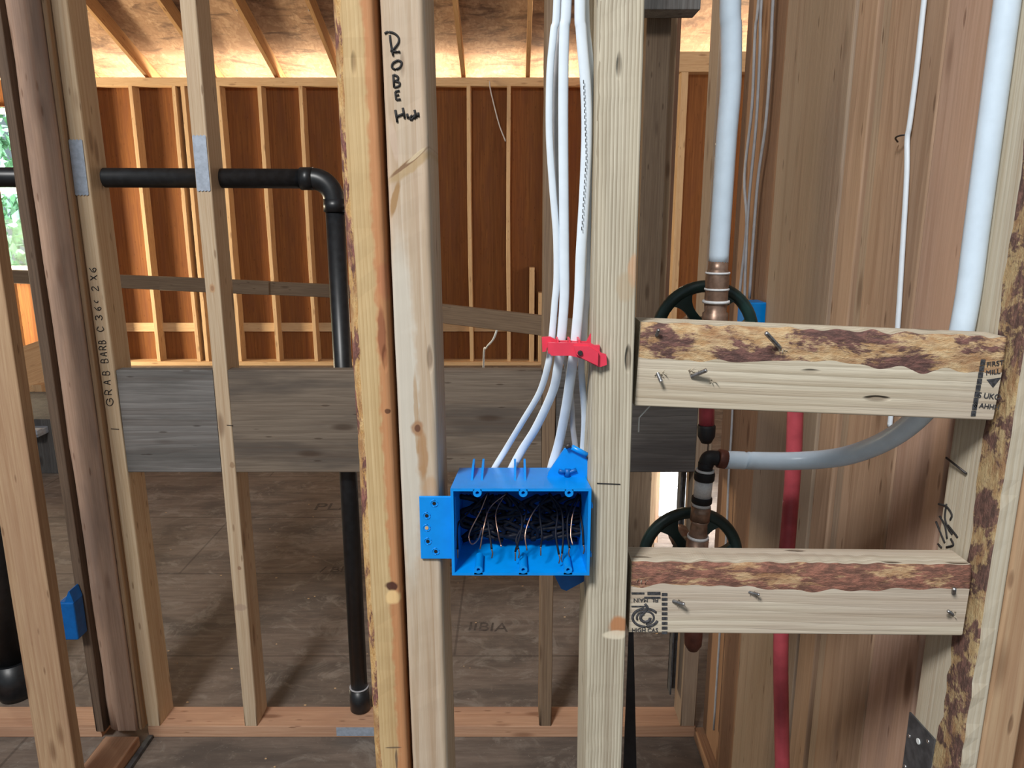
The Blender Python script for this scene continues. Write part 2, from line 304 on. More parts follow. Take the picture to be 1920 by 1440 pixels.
class MB:
    """collects world-space geometry and links it as one object with its origin at the centre of its base"""
    def __init__(s): s.v = []; s.f = []; s.mi = []; s.sm = []
    def add(s, verts, faces, mi=0, smooth=False):
        b = len(s.v); s.v += [Vector(p) for p in verts]
        for f in faces:
            s.f.append([b + i for i in f]); s.mi.append(mi); s.sm.append(smooth)
    def build(s, name, mats, parent=None, origin=None):
        xs = [p.x for p in s.v]; ys = [p.y for p in s.v]; zs = [p.z for p in s.v]
        c = Vector(origin) if origin is not None else Vector(((min(xs) + max(xs)) / 2, (min(ys) + max(ys)) / 2, min(zs)))
        me = bpy.data.meshes.new(name); me.from_pydata([p - c for p in s.v], [], s.f)
        for p, mi, sm in zip(me.polygons, s.mi, s.sm): p.material_index = mi; p.use_smooth = sm
        me.update()
        return link(name, me, mats, parent, Matrix.Translation(c))
    def box(s, x0, x1, y0, y1, z0, z1, bev=0.0, mi=0, mat=None):
        bm = bmesh.new(); bmesh.ops.create_cube(bm, size=1)
        for v in bm.verts: v.co = Vector(((x0 + x1) / 2 + v.co.x * (x1 - x0), (y0 + y1) / 2 + v.co.y * (y1 - y0), (z0 + z1) / 2 + v.co.z * (z1 - z0)))
        if bev: bmesh.ops.bevel(bm, geom=bm.edges[:], offset=bev, segments=2, affect='EDGES', profile=0.5)
        if mat is not None: bmesh.ops.transform(bm, matrix=mat, verts=bm.verts)
        bmesh.ops.recalc_face_normals(bm, faces=bm.faces)
        s.bm(bm, mi)
        return s
    def bm(s, bm, mi=0, smooth=False):
        bm.verts.index_update()
        s.add([v.co.copy() for v in bm.verts], [[v.index for v in f.verts] for f in bm.faces], mi, smooth); bm.free()
    def lathe(s, p0, p1, prof, segs=24, mi=0, cap=True):
        p0 = Vector(p0); p1 = Vector(p1); ax = (p1 - p0); Ln = ax.length; ax.normalize()
        u = ax.orthogonal().normalized(); w = ax.cross(u)
        b = len(s.v)
        for t, r in prof:
            for i in range(segs):
                a = 2 * math.pi * i / segs
                s.v.append(p0 + ax * Ln * t + (u * math.cos(a) + w * math.sin(a)) * r)
        for k in range(len(prof) - 1):
            for i in range(segs):
                j = (i + 1) % segs
                s.f.append([b + k * segs + i, b + k * segs + j, b + (k + 1) * segs + j, b + (k + 1) * segs + i]); s.mi.append(mi); s.sm.append(True)
        if cap:
            s.f.append([b + i for i in range(segs)][::-1]); s.mi.append(mi); s.sm.append(False)
            s.f.append([b + (len(prof) - 1) * segs + i for i in range(segs)]); s.mi.append(mi); s.sm.append(False)
        return s
    def tube(s, pts, r, segs=12, mi=0, sub=6, flat=1.0, side=Vector((1, 0, 0)), cap=True, dense=None):
        P = catmull([Vector(p) for p in pts], sub) if sub > 1 and len(pts) > 2 else [Vector(p) for p in pts]
        b = len(s.v); n = len(P)
        for k, p in enumerate(P):
            t = (P[min(k + 1, n - 1)] - P[max(k - 1, 0)]).normalized()
            u = side - t * side.dot(t)
            if u.length < 1e-4: u = t.orthogonal()
            u.normalize(); w = t.cross(u)
            rr = r(k / (n - 1)) if callable(r) else r
            for i in range(segs):
                a = 2 * math.pi * i / segs
                s.v.append(p + u * math.cos(a) * rr + w * math.sin(a) * rr * flat)
        for k in range(n - 1):
            for i in range(segs):
                j = (i + 1) % segs
                s.f.append([b + k * segs + i, b + k * segs + j, b + (k + 1) * segs + j, b + (k + 1) * segs + i]); s.mi.append(mi); s.sm.append(True)
        if cap:
            s.f.append([b + i for i in range(segs)][::-1]); s.mi.append(mi); s.sm.append(False)
            s.f.append([b + (n - 1) * segs + i for i in range(segs)]); s.mi.append(mi); s.sm.append(False)
        return s
    def prism(s, poly, p_off, mi=0):
        """poly: world points (planar outline); p_off: extrusion vector"""
        poly = [Vector(p) for p in poly]; off = Vector(p_off); n = len(poly)
        s.add(poly + [p + off for p in poly], [list(range(n))[::-1], [n + i for i in range(n)]] + [[i, (i + 1) % n, n + (i + 1) % n, n + i] for i in range(n)], mi)
        return s
def catmull(P, sub):
    out = []; n = len(P)
    for i in range(n - 1):
        p0 = P[i - 1] if i > 0 else P[0] * 2 - P[1]
        p1, p2 = P[i], P[i + 1]
        p3 = P[i + 2] if i + 2 < n else P[n - 1] * 2 - P[n - 2]
        for k in range(sub):
            t = k / sub
            out.append(0.5 * ((2 * p1) + (p2 - p0) * t + (2 * p0 - 5 * p1 + 4 * p2 - p3) * t * t + (3 * p1 - p0 - 3 * p2 + p3) * t ** 3))
    out.append(P[-1].copy()); return out

def lumber(name, base, L, w, d, mats, label=None, cat=None, group=None, rot=None, r=0.003, segs=4, wane=None, jit=0.0, seed=0, kind=None, parent=None, bow=0.0):
    """a stick of wood: section w (local x) by d (local y), length L along local z, base = centre of its lower end.
    wane: {corner: (rx, ry, variation, material_index)}; corners 0 = -x-y (front left), 1 = +x-y (front right), 2 = +x+y, 3 = -x+y"""
    wane = wane or {}
    A = 4 if wane else 2
    verts = []; faces = []; mi = []; sm = []
    cs = [(-1, -1), (1, -1), (1, 1), (-1, 1)]
    ring = 4 * (A + 1)
    for k in range(segs + 1):
        z = L * k / segs
        bx = bow * math.sin(math.pi * k / segs)
        for c, (sx, sy) in enumerate(cs):
            rx = ry = r
            if c in wane:
                wx, wy, var, _ = wane[c]
                q = 0.5 + 0.5 * noise.noise(Vector((z * 7 + seed * 3.3, c * 5.1, seed)))
                q2 = noise.noise(Vector((z * 45 + seed, c * 2.1, seed * 2.0)))
                rx = max(r, wx * (1 - var + var * 1.6 * q + 0.15 * q2)); ry = max(r, wy * (1 - var + var * 1.6 * q + 0.15 * q2))
            jx = jit * noise.noise(Vector((z * 25, c * 3.0 + seed, 1.0))) if jit else 0
            a0 = {0: math.pi, 1: 1.5 * math.pi, 2: 0, 3: 0.5 * math.pi}[c]
            ccx = sx * (w / 2 - rx); ccy = sy * (d / 2 - ry)
            for i in range(A + 1):
                a = a0 + (math.pi / 2) * i / A
                q3 = 1 + (0.10 * noise.noise(Vector((z * 60, i * 1.7 + seed, c))) if c in wane else 0)
                verts.append((ccx + math.cos(a) * rx * q3 + jx + bx, ccy + math.sin(a) * ry * q3, z))
    for k in range(segs):
        for i in range(ring):
            j = (i + 1) % ring
            faces.append((k * ring + i, k * ring + j, (k + 1) * ring + j, (k + 1) * ring + i))
            c, ii = divmod(i, A + 1)
            arc = ii < A
            sm.append(arc); mi.append(wane[c][3] if (c in wane and arc) else 0)
    faces.append(tuple(range(ring))[::-1]); sm.append(False); mi.append(0)
    faces.append(tuple(segs * ring + i for i in range(ring))); sm.append(False); mi.append(0)
    me = bpy.data.meshes.new(name); me.from_pydata(verts, [], faces)
    for p, a, b in zip(me.polygons, mi, sm): p.material_index = a; p.use_smooth = b
    me.update()
    W = Matrix.Translation(Vector(base)) @ (rot or Matrix.Identity(4))
    o = link(name, me, mats, parent, W)
    return tag(o, label, cat, group, kind)
def between(name, p0, p1, w, d, mats, *a, up=Vector((0, -1, 0)), **k):
    """lumber from p0 to p1; local -y faces along 'up' (the side turned to the camera)"""
    p0 = Vector(p0); p1 = Vector(p1); z = (p1 - p0).normalized()
    y = -(up - z * up.dot(z)).normalized(); x = y.cross(z)
    rot = Matrix((x, y, z)).transposed().to_4x4()
    return lumber(name, p0, (p1 - p0).length, w, d, mats, *a, rot=rot, **k)
def text_mesh(body, size, extr=0.0003):
    cu = bpy.data.curves.new('t', 'FONT'); cu.body = body; cu.size = size; cu.extrude = extr; cu.align_x = 'CENTER'; cu.align_y = 'CENTER'
    o = bpy.data.objects.new('t', cu); COL.objects.link(o)
    dg = bpy.context.evaluated_depsgraph_get(); dg.update()
    me = bpy.data.meshes.new_from_object(o.evaluated_get(dg))
    bpy.data.objects.remove(o); bpy.data.curves.remove(cu); me.materials.clear()
    return me
def text_add(mb, body, size, mat, sx=1.0):
    me = text_mesh(body, size)
    mb.add([mat @ Vector((v.co.x * sx, v.co.y, v.co.z)) for v in me.vertices], [list(p.vertices) for p in me.polygons])
    bpy.data.meshes.remove(me)
def strokes(name, letters, proj, r, mat, parent):
    """marker ink lying on the wood; letters = list of letters, each a list of strokes"""
    for lt in letters:
        mb = MB()
        for ln in lt: mb.tube([proj(*q) for q in ln], r, 6, sub=4)
        mb.build(name, mat, parent)

# ================================================================== STRUCTURE
mb = MB(); mb.box(-7.5, 5, -3.5, 7.7, -0.03, 0.0); fl = mb.build('floor', 'floor', origin=(0, 0, 0)); tag(fl, kind='structure')
# roof sheathing, sloping down away from the camera
SL = 0.396; ZP = H + 1.272
def roofz(Y): return ZP + 0.20 + SL * (7.5 - Y)
mb = MB(); y0, y1 = 0.5, 8.25
mb.add([(-8, y0, roofz(y0)), (6, y0, roofz(y0)), (6, y1, roofz(y1)), (-8, y1, roofz(y1)),
        (-8, y0, roofz(y0) + .015), (6, y0, roofz(y0) + .015), (6, y1, roofz(y1) + .015), (-8, y1, roofz(y1) + .015)],
       [(0, 1, 2, 3), (7, 6, 5, 4), (0, 4, 5, 1), (1, 5, 6, 2), (2, 6, 7, 3), (3, 7, 4, 0)])
tag(mb.build('ceiling', 'osb'), kind='structure')
RL_ = ['rafter above the far left window behind the rounded pinkish post', 'rafter peeping past the right side of the stud with the note', 'first full rafter between the stud with the note and the second slim stud',
 'rafter hidden mostly behind the second slim stud', 'rafter midway between the second slim stud and the yellow post', 'rafter running in behind the yellow rough post', 'rafter behind the robe hook post',
 'rafter nearest right of the robe hook post', 'rafter just left of the white cables', 'rafter behind the pale ridged post', 'rafter behind the dark stud right of the ridged post']
for i, X in enumerate((-4.69, -4.08, -3.47, -2.85, -2.24, -1.65, -1.06, -0.463, 0.15, 0.76, 1.37)):
    p0 = (X, 1.5, roofz(1.5) - 0.075 - 0.01); p1 = (X, 8.2, roofz(8.2) - 0.075 - 0.01)
    between('rafter', p0, p1, 0.038, 0.14, 'rafter', RL_[i], 'rafter', 'rafters under the roof sheathing', up=Vector((0, 0, -1)), segs=2)
# pale paper tags on rafters
for (px, py, X) in ((180, 18, -3.47), (472, 66, -2.24), (588, 14, -1.65)):
    Yt = 6.75
    tz = roofz(Yt) - 0.11
    mb = MB(); dx = -0.021
    c = Vector((X - 0.0205, Yt, tz))
    mb.box(c.x - 0.001, c.x + 0.001, c.y - 0.10, c.y + 0.10, c.z - 0.018, c.z + 0.018, mat=None)
    lab = {180: 'white paper tag on the leftmost rafter in view', 472: 'white paper tag on the rafter right of the second slim stud', 588: 'white paper tag on the rafter touching the yellow middle post'}[px]
    tag(mb.build('lumber_tag', 'white_card'), lab, 'tag', 'paper tags on the rafters')

# back wall: sheathing with an opening at the left for the window
YB = 7.5
mb = MB()
mb.box(-4.45, 0.98, YB + 0.142, YB + 0.16, 0, ZP); mb.box(-7.5, -4.45, YB + 0.142, YB + 0.16, 0, 0.90); mb.box(-7.5, -4.45, YB + 0.142, YB + 0.16, 2.52, ZP)
tag(mb.build('wall_back', 'far_panel'), kind='structure')
between('top_plate', (-4.6, YB + .05, ZP - .038), (1.0, YB + .05, ZP - .038), 0.076, 0.10, 'far_stud', 'long double top plate along the far orange wall', 'top plate', r=0.004, segs=8)
between('bottom_plate', (-4.6, YB + .05, .019), (1.0, YB + .05, .019), 0.038, 0.18, 'far_stud', 'bright bottom plate along the foot of the far orange wall', 'bottom plate', r=0.003, segs=4)
SX = [-4.42, -4.02, -3.61, -3.20, -2.78, -2.39, -2.00, -1.60, -1.19, -0.80, -0.41, -0.03, 0.38, 0.78]
SL_ = ['far wall stud hidden behind the big rounded pinkish post', 'far wall stud just behind the side of the stud with the note',
 'sunlit far wall stud nearest right of the stud with the note', 'sunlit far wall stud, left of the doubled pair, ahead of the second slim stud',
 'far wall stud seen along the right side of the second slim stud', 'far wall stud midway between the second slim stud and the black elbow',
 'far wall stud just left of the black elbow and falling pipe', 'far wall stud behind the yellow rough post', 'far wall stud behind the grey robe hook post',
 'far wall stud peeping past the right side of the robe hook post', 'pale far wall stud midway between the robe hook post and the cables',
 'far wall stud nearest left of the dark stud behind the cables', 'far wall stud behind the dark stud and the white cables', 'far wall stud behind the pale ridged post']
for i, X in enumerate(SX):
    side = 'left' if X < -1.3 else 'right'
    o = lumber('wall_stud', (X, YB + .07, .038), ZP - .076 - .038, 0.038, 0.14, 'far_stud',
        SL_[i], 'stud', 'studs of the far wall', segs=5, jit=0.006, seed=i, bow=random.uniform(-.008, .008))
o = lumber('wall_stud', (-3.115, YB + .07, .038), ZP - .114, 0.038, 0.14, 'far_stud', 'second stud of the doubled far wall studs beside the left dark pipe', 'stud', segs=5, jit=0.006, seed=40)
lumber('wall_stud', (0.20, YB + .05, .038), 0.95, 0.05, 0.14, 'far_stud', 'short bright cripple stud low in the far wall behind the white cables', 'stud', segs=5)
lumber('wall_stud', (0.285, YB + .05, .038), 0.70, 0.04, 0.14, 'far_stud', 'shorter bright cripple stud at the foot of the far wall behind the white cables', 'stud', segs=5)
# low blocking ledger on the sheathing
between('ledger_board', (-4.4, YB + .128, 0.372), (0.9, YB + .128, 0.372), 0.09, 0.026, 'far_stud', 'low horizontal ledger board nailed across the foot of the far orange wall', 'board')
# taller wall piece at the right of the far room
mb = MB(); mb.box(1.02, 3.2, 6.9, 6.92, 0, H + 1.29); tag(mb.build('wall_right_far', 'far_panel'), kind='structure')
between('top_plate', (1.02, 6.83, H + 1.272), (3.2, 6.83, H + 1.272), 0.16, 0.14, 'far_stud', 'short double top plate seen between the dark studs right of the ridged post', 'top plate', segs=4)
for i, X in enumerate((1.47, 1.90)):
    lumber('wall_stud', (X, 6.83, 0), H + 1.19, 0.06, 0.13, 'far_stud', 'pale thin stud of the far wall seen just right of the dark studs' if i == 0 else 'far wall stud hidden behind the green-brown corner stud', 'stud', segs=4)
# side wall of the far room (left) with its open bays, right side closed
mb = MB(); mb.box(-7.52, -7.5, 0.5, 7.7, 0, 4.2); tag(mb.build('wall_left_far', 'far_panel'), kind='structure')
mb = MB(); mb.box(3.6, 3.62, 3.0, 7.7, 0, 3.6); tag(mb.build('wall_side_far', 'far_panel'), kind='structure')

# window at far left
w = MB()
wx0, wx1, wz0, wz1 = -5.9, -4.50, 0.95, 2.50
for a in ((wx0, wx0 + .05, wz0, wz1), (wx1 - .05, wx1, wz0, wz1), (wx0, wx1, wz0, wz0 + .05), (wx0, wx1, wz1 - .05, wz1)):
    w.box(a[0], a[1], YB + .06, YB + .14, a[2], a[3], 0.004)
win = w.build('window_1', 'white_card'); tag(win, kind='structure')
g = MB(); g.box(wx0 + .05, wx1 - .05, YB + .098, YB + .102, wz0 + .05, wz1 - .05)
gm, gnt, gb = newmat('window glass', 0.02, 0, (0.85, 0.97, 0.95)); gb.inputs['Transmission Weight'].default_value = 1.0; gb.inputs['IOR'].default_value = 1.1
g.build('window_pane', gm, win)
MB().box(wx0, wx1, YB + .05, YB + .13, 1.70, 1.76, 0.003).build('window_rail', 'white_card', win)
between('window_sill_board', (-6.1, YB + .02, 0.90), (-4.4, YB + .02, 0.90), 0.09, 0.18, 'brace', 'dark sill board under the bright window at far left', 'board')
# outdoors
mb = MB(); mb.box(-22, 12, 7.75, 40, -0.9, -0.6); tag(mb.build('ground_outside', plain('sunlit grass', (0.40, 0.45, 0.25), 0.9, var=0.4, scale=2)), kind='structure')
def bush(cx, cy, cz, rx, rz, n, seed, label):
    rnd = random.Random(seed); mb = MB()
    for i in range(n):
        t = rnd.uniform(0, 2 * math.pi); u = rnd.uniform(-1, 1); q = rnd.uniform(0.55, 1.0)
        rr = math.sqrt(1 - u * u)
        p = Vector((cx + rx * q * rr * math.cos(t), cy + rx * 0.6 * q * rr * math.sin(t), cz + rz * q * u))
        s_ = rnd.uniform(0.06, 0.14)
        e = Euler((rnd.uniform(0, 6), rnd.uniform(0, 6), rnd.uniform(0, 6))).to_matrix()
        mb.add([p + e @ Vector((-s_, 0, 0)), p + e @ Vector((0, -s_ * .5, 0.01)), p + e @ Vector((s_, 0, 0)), p + e @ Vector((0, s_ * .5, 0.01))], [(0, 1, 2, 3)])
    root = empty('tree', (cx, cy, -0.6), label, 'tree', None)
    mb.build('foliage', 'leaf', root)
    MB().tube([(cx, cy, -0.6), (cx + .05, cy, cz * .4), (cx, cy, cz)], lambda t: 0.12 - 0.05 * t, 8).build('trunk', 'brace', root)
bush(-9.6, 13.2, 1.9, 1.7, 2.3, 2600, 1, 'leafy green tree outside the far window, nearer the post')
bush(-13.6, 15.6, 2.2, 1.9, 2.6, 2600, 2, 'leafy green tree outside the far window, at the photo edge')
area('daylight_outside', (-9, 9.0, 6.0), (-10.5, 13, 1.5), 3.0, 2200, (0.9, 1.0, 0.95))

# ================================================================== FAR ROOM CONTENTS
# things under the window at the left edge
lumber('wall_stud', (-4.98, YB - .05, 0), 0.86, 0.06, 0.10, 'far_stud', 'pale cripple stud under the far left window, next to the photo edge', 'stud')
lumber('wall_stud', (-4.62, YB - .05, 0), 0.86, 0.08, 0.10, 'rafter', 'orange cripple stud under the far left window beside the big round post', 'stud')
p0 = atY(-40, 730, 5.0); p1 = atY(110, 672, 5.6)
between('timber_beam', p0, p1, 0.33, 0.13, 'far_stud', 'thick orange-lit timber under the far left window', 'beam')
lumber('post_stub', (atY(62, 770, 5.2).x, 5.3, 0), 0.30, 0.10, 0.10, 'far_stud', 'short pale post stub below the thick orange timber at far left', 'post')
# dark low counter with steel latch at the left
cq = atY(60, 786, 4.2)
mb = MB(); mb.box(cq.x - .6, cq.x + .125, 4.2, 4.9, 0, cq.z, 0.004)
tag(mb.build('storage_chest', 'board_dark'), 'dark grey chest on the floor behind the round post at far left', 'chest')
q0, q1 = atY(50, 803, 4.19), atY(88, 800, 4.19)
mb = MB(); mb.box(q0.x, q1.x, 4.10, 4.205, q0.z - .03, q0.z + .012, 0.006)
mb.box(q0.x + .05, q1.x + .01, 4.08, 4.13, q0.z - .01, q0.z + .02, 0.004)
tag(mb.build('steel_latch', 'steel'), 'shiny steel latch on the front of the dark chest at far left', 'latch')
# long brown horizontal brace (mid distance)
p0 = atY(-30, 516, 5.0); p1 = atY(660, 547, 5.0)
between('brace_board', p0, p1, 0.088, 0.038, 'brace', 'long dark brown horizontal brace crossing behind the two slim studs', 'board', r=.004)
p0 = atY(300, 531, 4.96); p1 = atY(505, 540, 4.96)
between('brace_board', p0, p1, 0.092, 0.03, 'brace', 'darker splice board overlapping the long brown brace beside the second slim stud', 'board', r=.004)
p0 = atY(700, 572, 3.75); p1 = atY(1200, 632, 3.16)
between('brace_board', p0, p1, 0.090, 0.038, 'brace', 'grey-brown brace sloping down to the right behind the white cables', 'board', r=.004)
# thin hanging wires in the far room
mb = MB(); mb.tube([atY(918, 152, 7.49), atY(920, 170, 7.47), atY(935, 230, 7.47), atY(948, 265, 7.47)], 0.006, 6); tag(mb.build('hanging_wire', 'cable_grey'), 'thin grey wire hanging from the far top plate right of the middle posts', 'wire')
mb = MB(); mb.tube([atY(934, 612, 4.0), atY(925, 636, 4.05), atY(912, 652, 4.15), atY(907, 672, 4.3), (atY(905, 690, 5).x, 4.9, 0.01)], 0.006, 6); tag(mb.build('hanging_wire', 'white_card'), 'thin white wire curling down below the sloping grey-brown brace', 'wire')
mb = MB(); mb.tube([atY(1064, 500, 6.6), atY(1075, 484, 6.6), atY(1086, 470, 6.6)], 0.012, 6)
# partition studs behind the ridged post
for X0, X1, Y, mt, lab in ((0.500, 0.592, 3.0, 'brace', 'dark brown stud just right of the ridged post'),
                           (0.600, 0.640, 3.12, 'stud_tan', 'reddish narrow stud beside the dark brown stud right of the ridged post'),
                           (0.652, 0.680, 3.24, 'plate_pink', 'thin reddish stud edge next to the pale thin far stud')):
    lumber('partition_stud', ((X0 + X1) / 2, Y + .045, 0), 3.0, X1 - X0, 0.09, mt, lab, 'stud', seed=int(X0 * 100), jit=.002, segs=10)
q = atY(1212, 12, 2.9)
mb = MB(); mb.box(0.40, 0.665, 2.86, 2.98, q.z - .02, q.z + .05, .003); tag(mb.build('header_block', 'board_grey'), 'small grey block fixed across the top of the dark brown stud', 'block')
mb = MB(); b0 = atZ(1255, 975, 0.0)
mb.box(0.72, 0.93, 3.55, 3.85, 0.0, 0.17, 0.006); bx = mb.build('cardboard_box', 'white_card'); tag(bx, 'white box on the floor seen under the wide grey board, left of the black-banded fitting', 'box')
mb = MB(); mb.box(0.715, 0.935, 3.545, 3.855, 0.165, 0.18, 0.004); mb.build('lid', 'white_card', bx)
lumber('wood_stake', (0.90, 3.95, 0), 0.36, 0.03, 0.03, 'far_stud', 'short yellow stake standing behind the white box', 'stake')
# black strap hanging (bottom right of ridged post)
mb = MB()
P = [atY(1179, 1185, 1.30), atY(1188, 1185, 1.30), atY(1194, 1460, 1.30), atY(1168, 1460, 1.30)]
mb.prism(P, (0, .004, 0)); tag(mb.build('black_strap', 'black'), 'black strap hanging close to the right side of the ridged post at the bottom', 'strap')

# ================================================================== MIDDLE WALL (bathroom wall, 1.9 m away)
YA = 1.905; YM = YA + .045
between('bottom_plate', (-1.062, YM, .019), (0.535, YM, .019), 0.038, 0.09, 'plate_pink', 'reddish bottom plate of the middle stud wall, between the two side walls', 'bottom plate', r=.003, segs=6)
between('bottom_plate', (-2.6, YM, .019), (-1.20, YM, .019), 0.038, 0.09, 'plate_pink', 'reddish bottom plate running left behind the round post', 'bottom plate', r=.003, segs=4)
gb_st = between('wall_stud', (-1.045, YM, .038), (-1.072, YM, 2.9), 0.038, 0.089, 'stud_pale', 'pale stud with handwritten grab bar note beside the round post', 'stud', segs=40, wane={1: (.003, .008, .8, 0)}, seed=3)
s2 = lumber('wall_stud', (-0.7612, YM, .038), 2.9, 0.038, 0.089, 'slim_stud', 'second slim pale stud, crossed by the black pipe behind its grey plate', 'stud', segs=40, wane={1: (.004, .006, .8, 0)}, seed=5)
s3 = lumber('wall_stud', (0.097, YM, .038), 2.9, 0.036, 0.089, 'brace', 'stud coloured dark as shade, behind the white cables and the blue box', 'stud', segs=40, wane={0: (.008, .006, .8, 0)}, seed=6, jit=.002)  # the dark brace wood stands in for the shade this stud is in
s4 = lumber('wall_stud', (0.5125, YM, .038), 2.9, 0.043, 0.089, 'stud_grey', 'green-brown corner stud left of the tall white pipe', 'stud', segs=20, seed=8)
for x0, x1, mt, lab in ((-1.0315, -0.781, 'board_grey', 'wide silver-grey blocking board between the two slim pale studs'),
                        (-0.741, 0.078, 'board_brown', 'wide brown-grey blocking board behind the two middle posts'),
                        (0.1165, 0.490, 'board_dark', 'wide dark grey blocking board behind the ridged post and under the upper block')):
    o = between('blocking_board', (x0, YA + .0195, 0.957), (x1, YA + .0195, 0.957), 0.281, 0.037, mt, lab, 'board', r=.003, segs=8)
for (x, z, par) in ((-1.063, 1.605, gb_st), (-0.7612, 1.615, s2)):
    mb = MB(); hw = .0165; hh = .064; n = 8
    top = [(x - hw + 2 * hw * i / n, YA - .0018, z + hh + (0.003 if i % 2 else 0)) for i in range(n + 1)]
    bot = [(x + hw - 2 * hw * i / n, YA - .0018, z - hh - (0.003 if i % 2 else 0)) for i in range(n + 1)]
    mb.prism(top + bot, (0, .0017, 0))
    tag(mb.build('nail_plate', 'steel'), 'grey nail plate on the stud with the handwritten note' if x < -1 else 'grey nail plate on the second slim pale stud', 'nail plate')
q0, q1 = atY(631, 1372, YA), atY(704, 1372, YA)
mb = MB(); mb.box(q0.x, q1.x, YA - .0015, YA, .006, .034); tag(mb.build('nail_plate', 'steel'), 'grey nail plate on the front of the reddish bottom plate under the black pipe', 'nail plate')
# handwriting on the grab bar stud, reading upwards
GA = {'G': [[(9, 2), (6, 0), (2, 1), (0, 5), (2, 9), (6, 10), (9, 8), (9, 5), (5, 5)]], 'R': [[(0, 10), (0, 0), (5, 0), (7, 2), (5, 5), (0, 5)], [(3, 5), (8, 10)]],
      'A': [[(0, 10), (4, 0), (8, 10)], [(2, 6), (7, 6)]], 'B': [[(0, 0), (0, 10), (5, 10), (7, 8), (5, 5), (0, 5)], [(5, 5), (6, 2), (4, 0), (0, 0)]],
      'O': [[(8, 2), (3, 0), (0, 5), (3, 10), (8, 8)]], '3': [[(0, 1), (5, 0), (6, 3), (3, 5), (7, 7), (4, 10), (0, 9)]], '6': [[(6, 0), (1, 4), (0, 8), (4, 10), (6, 8), (4, 5), (1, 7)]],
      'c': [[(6, 1), (2, 3), (1, 6), (5, 7)]], '2': [[(0, 2), (3, 0), (6, 2), (0, 10), (7, 9)]], 'X': [[(0, 0), (7, 10)], [(6, 0), (1, 9)]], ' ': []}
lines = []
seq = [('G', 812 - 57, .9), ('R', 735, .7), ('A', 717, .6), ('B', 699, .6), ('B', 676, .62), ('A', 664, .55), ('R', 652, .55), ('B', 641, .5), ('O', 617, .7), ('3', 595, .8), ('6', 578, .6), ('c', 565, .5), ('2', 540, .8), ('X', 520, .8), ('6', 505, .8)]
for ch, ypx, s_ in seq:
    # pixel baseline runs up the stud; letters rotated a quarter turn left
    cx = 109 + (ypx) * 0.128
    lt = []; lines.append(lt)
    for st in GA[ch]:
        ln = []
        for (u, v_) in st:
            x = cx + (v_ - 5) * 1.25; y = ypx - (u - 4) * 1.45 * s_ * 1.1
            ln.append((x, y))
        lt.append(ln)
strokes('written_letter', [l for l in lines if l], lambda a, b: atY(a, b, YA - .0004), 0.0011, 'ink', gb_st)
strokes('pencil_mark', [[[(208, 804), (223, 805)]]], lambda a, b: atY(a, b, YA - .0004), 0.0009, 'ink', gb_st)
strokes('pencil_mark', [[[(425, 797), (437, 798)]]], lambda a, b: atY(a, b, YA - .0004), 0.0008, 'ink', s2)
# dark steel strap left of corner stud
mb = MB(); mb.box(0.462, 0.484, YA + .060, YA + .066, 0.12, 0.86); mb.box(0.462, 0.4665, YA + .03, YA + .066, 0.12, 0.86)
tag(mb.build('metal_strap', 'steel_dark'), 'dark grey metal strap hanging left of the green-brown corner stud', 'strap')

# black drain pipe through the middle wall
YP = YA + .073
dp = empty('drain_pipe', (atY(690, 1350, YP).x, YP, 0.04), 'black drain pipe running through the slim studs and turning down behind the yellow post', 'pipe')
zz = atY(400, 332, YP).z
MB().lathe((-2.6, YP, zz + .006), (-0.535, YP, zz - .004), [(0, .0245), (1, .0245)]).build('horizontal_run', 'abs', dp)
elx = -0.475
xe = atY(642, 500, YP).x - 0.012
pts = []
RB = .055; cx_, cz_ = xe - RB, zz - .004 - RB
for i in range(9):
    a = R(90 - 90 * i / 8); pts.append((cx_ + math.cos(a) * RB, YP, cz_ + math.sin(a) * RB))
e = MB(); e.tube(pts, 0.0275, 20, sub=3, side=Vector((0, 1, 0)))
e.lathe((cx_ - .028, YP, zz - .004), (cx_ + .004, YP, zz - .004), [(0, .0285), (1, .0285)])
e.lathe((xe, YP, cz_ + .004), (xe, YP, cz_ - .028), [(0, .0285), (1, .0285)])
e.build('elbow', 'abs', dp)
MB().lathe((xe, YP, cz_), (xe, YP, 0.10), [(0, .0245), (1, .0245)]).build('vertical_run', 'abs', dp)
MB().lathe((xe, YP - .0, 0.115), (xe, YP, 0.040), [(0, .029), (.95, .029), (1, .025)]).build('end_cap', 'abs', dp)
MB().lathe((xe, YP, 0.116), (xe, YP, 0.119), [(0, .0285), (1, .0285)]).build('cap_ring', 'cable_grey', dp)

# left wall running toward the camera
between('bottom_plate', (-1.115, 1.86, .019), (-1.115, 0.4, .019), 0.098, 0.038, 'plate_pink', 'pinkish bottom plate running from the round post toward the camera', 'bottom plate', up=Vector((0, 0, 1)), r=.003, segs=6)
mb = MB(); mb.box(-1.062, -1.048, 0.4, YA - .004, 0, 0.012); tag(mb.build('sealing_strip', 'steel_dark'), 'dark sealing strip on the floor along the pinkish plate at lower left', 'strip')
between('corner_post', (-1.128, 1.905, .038), (-1.148, 1.905, 2.9), 0.090, 0.040, 'stud_pink', 'big rounded pinkish post at the left with dark stains', 'post', segs=30, wane={0: (.035, .03, .5, 0), 1: (.006, .006, .5, 0)}, seed=11)
between('corner_post', (-1.190, 1.916, .038), (-1.210, 1.916, 2.9), 0.030, 0.070, 'shaded_stud', 'stud coloured dark as shade, directly behind the big rounded pinkish post', 'post', segs=12, wane={0: (.012, .02, .6, 0)}, seed=12)
between('trim_strip', (-1.0755, 1.905, .038), (-1.0965, 1.905, 2.9), 0.012, 0.03, 'stud_tan', 'thin brown strip between the rounded pinkish post and the note stud', 'strip', segs=6)
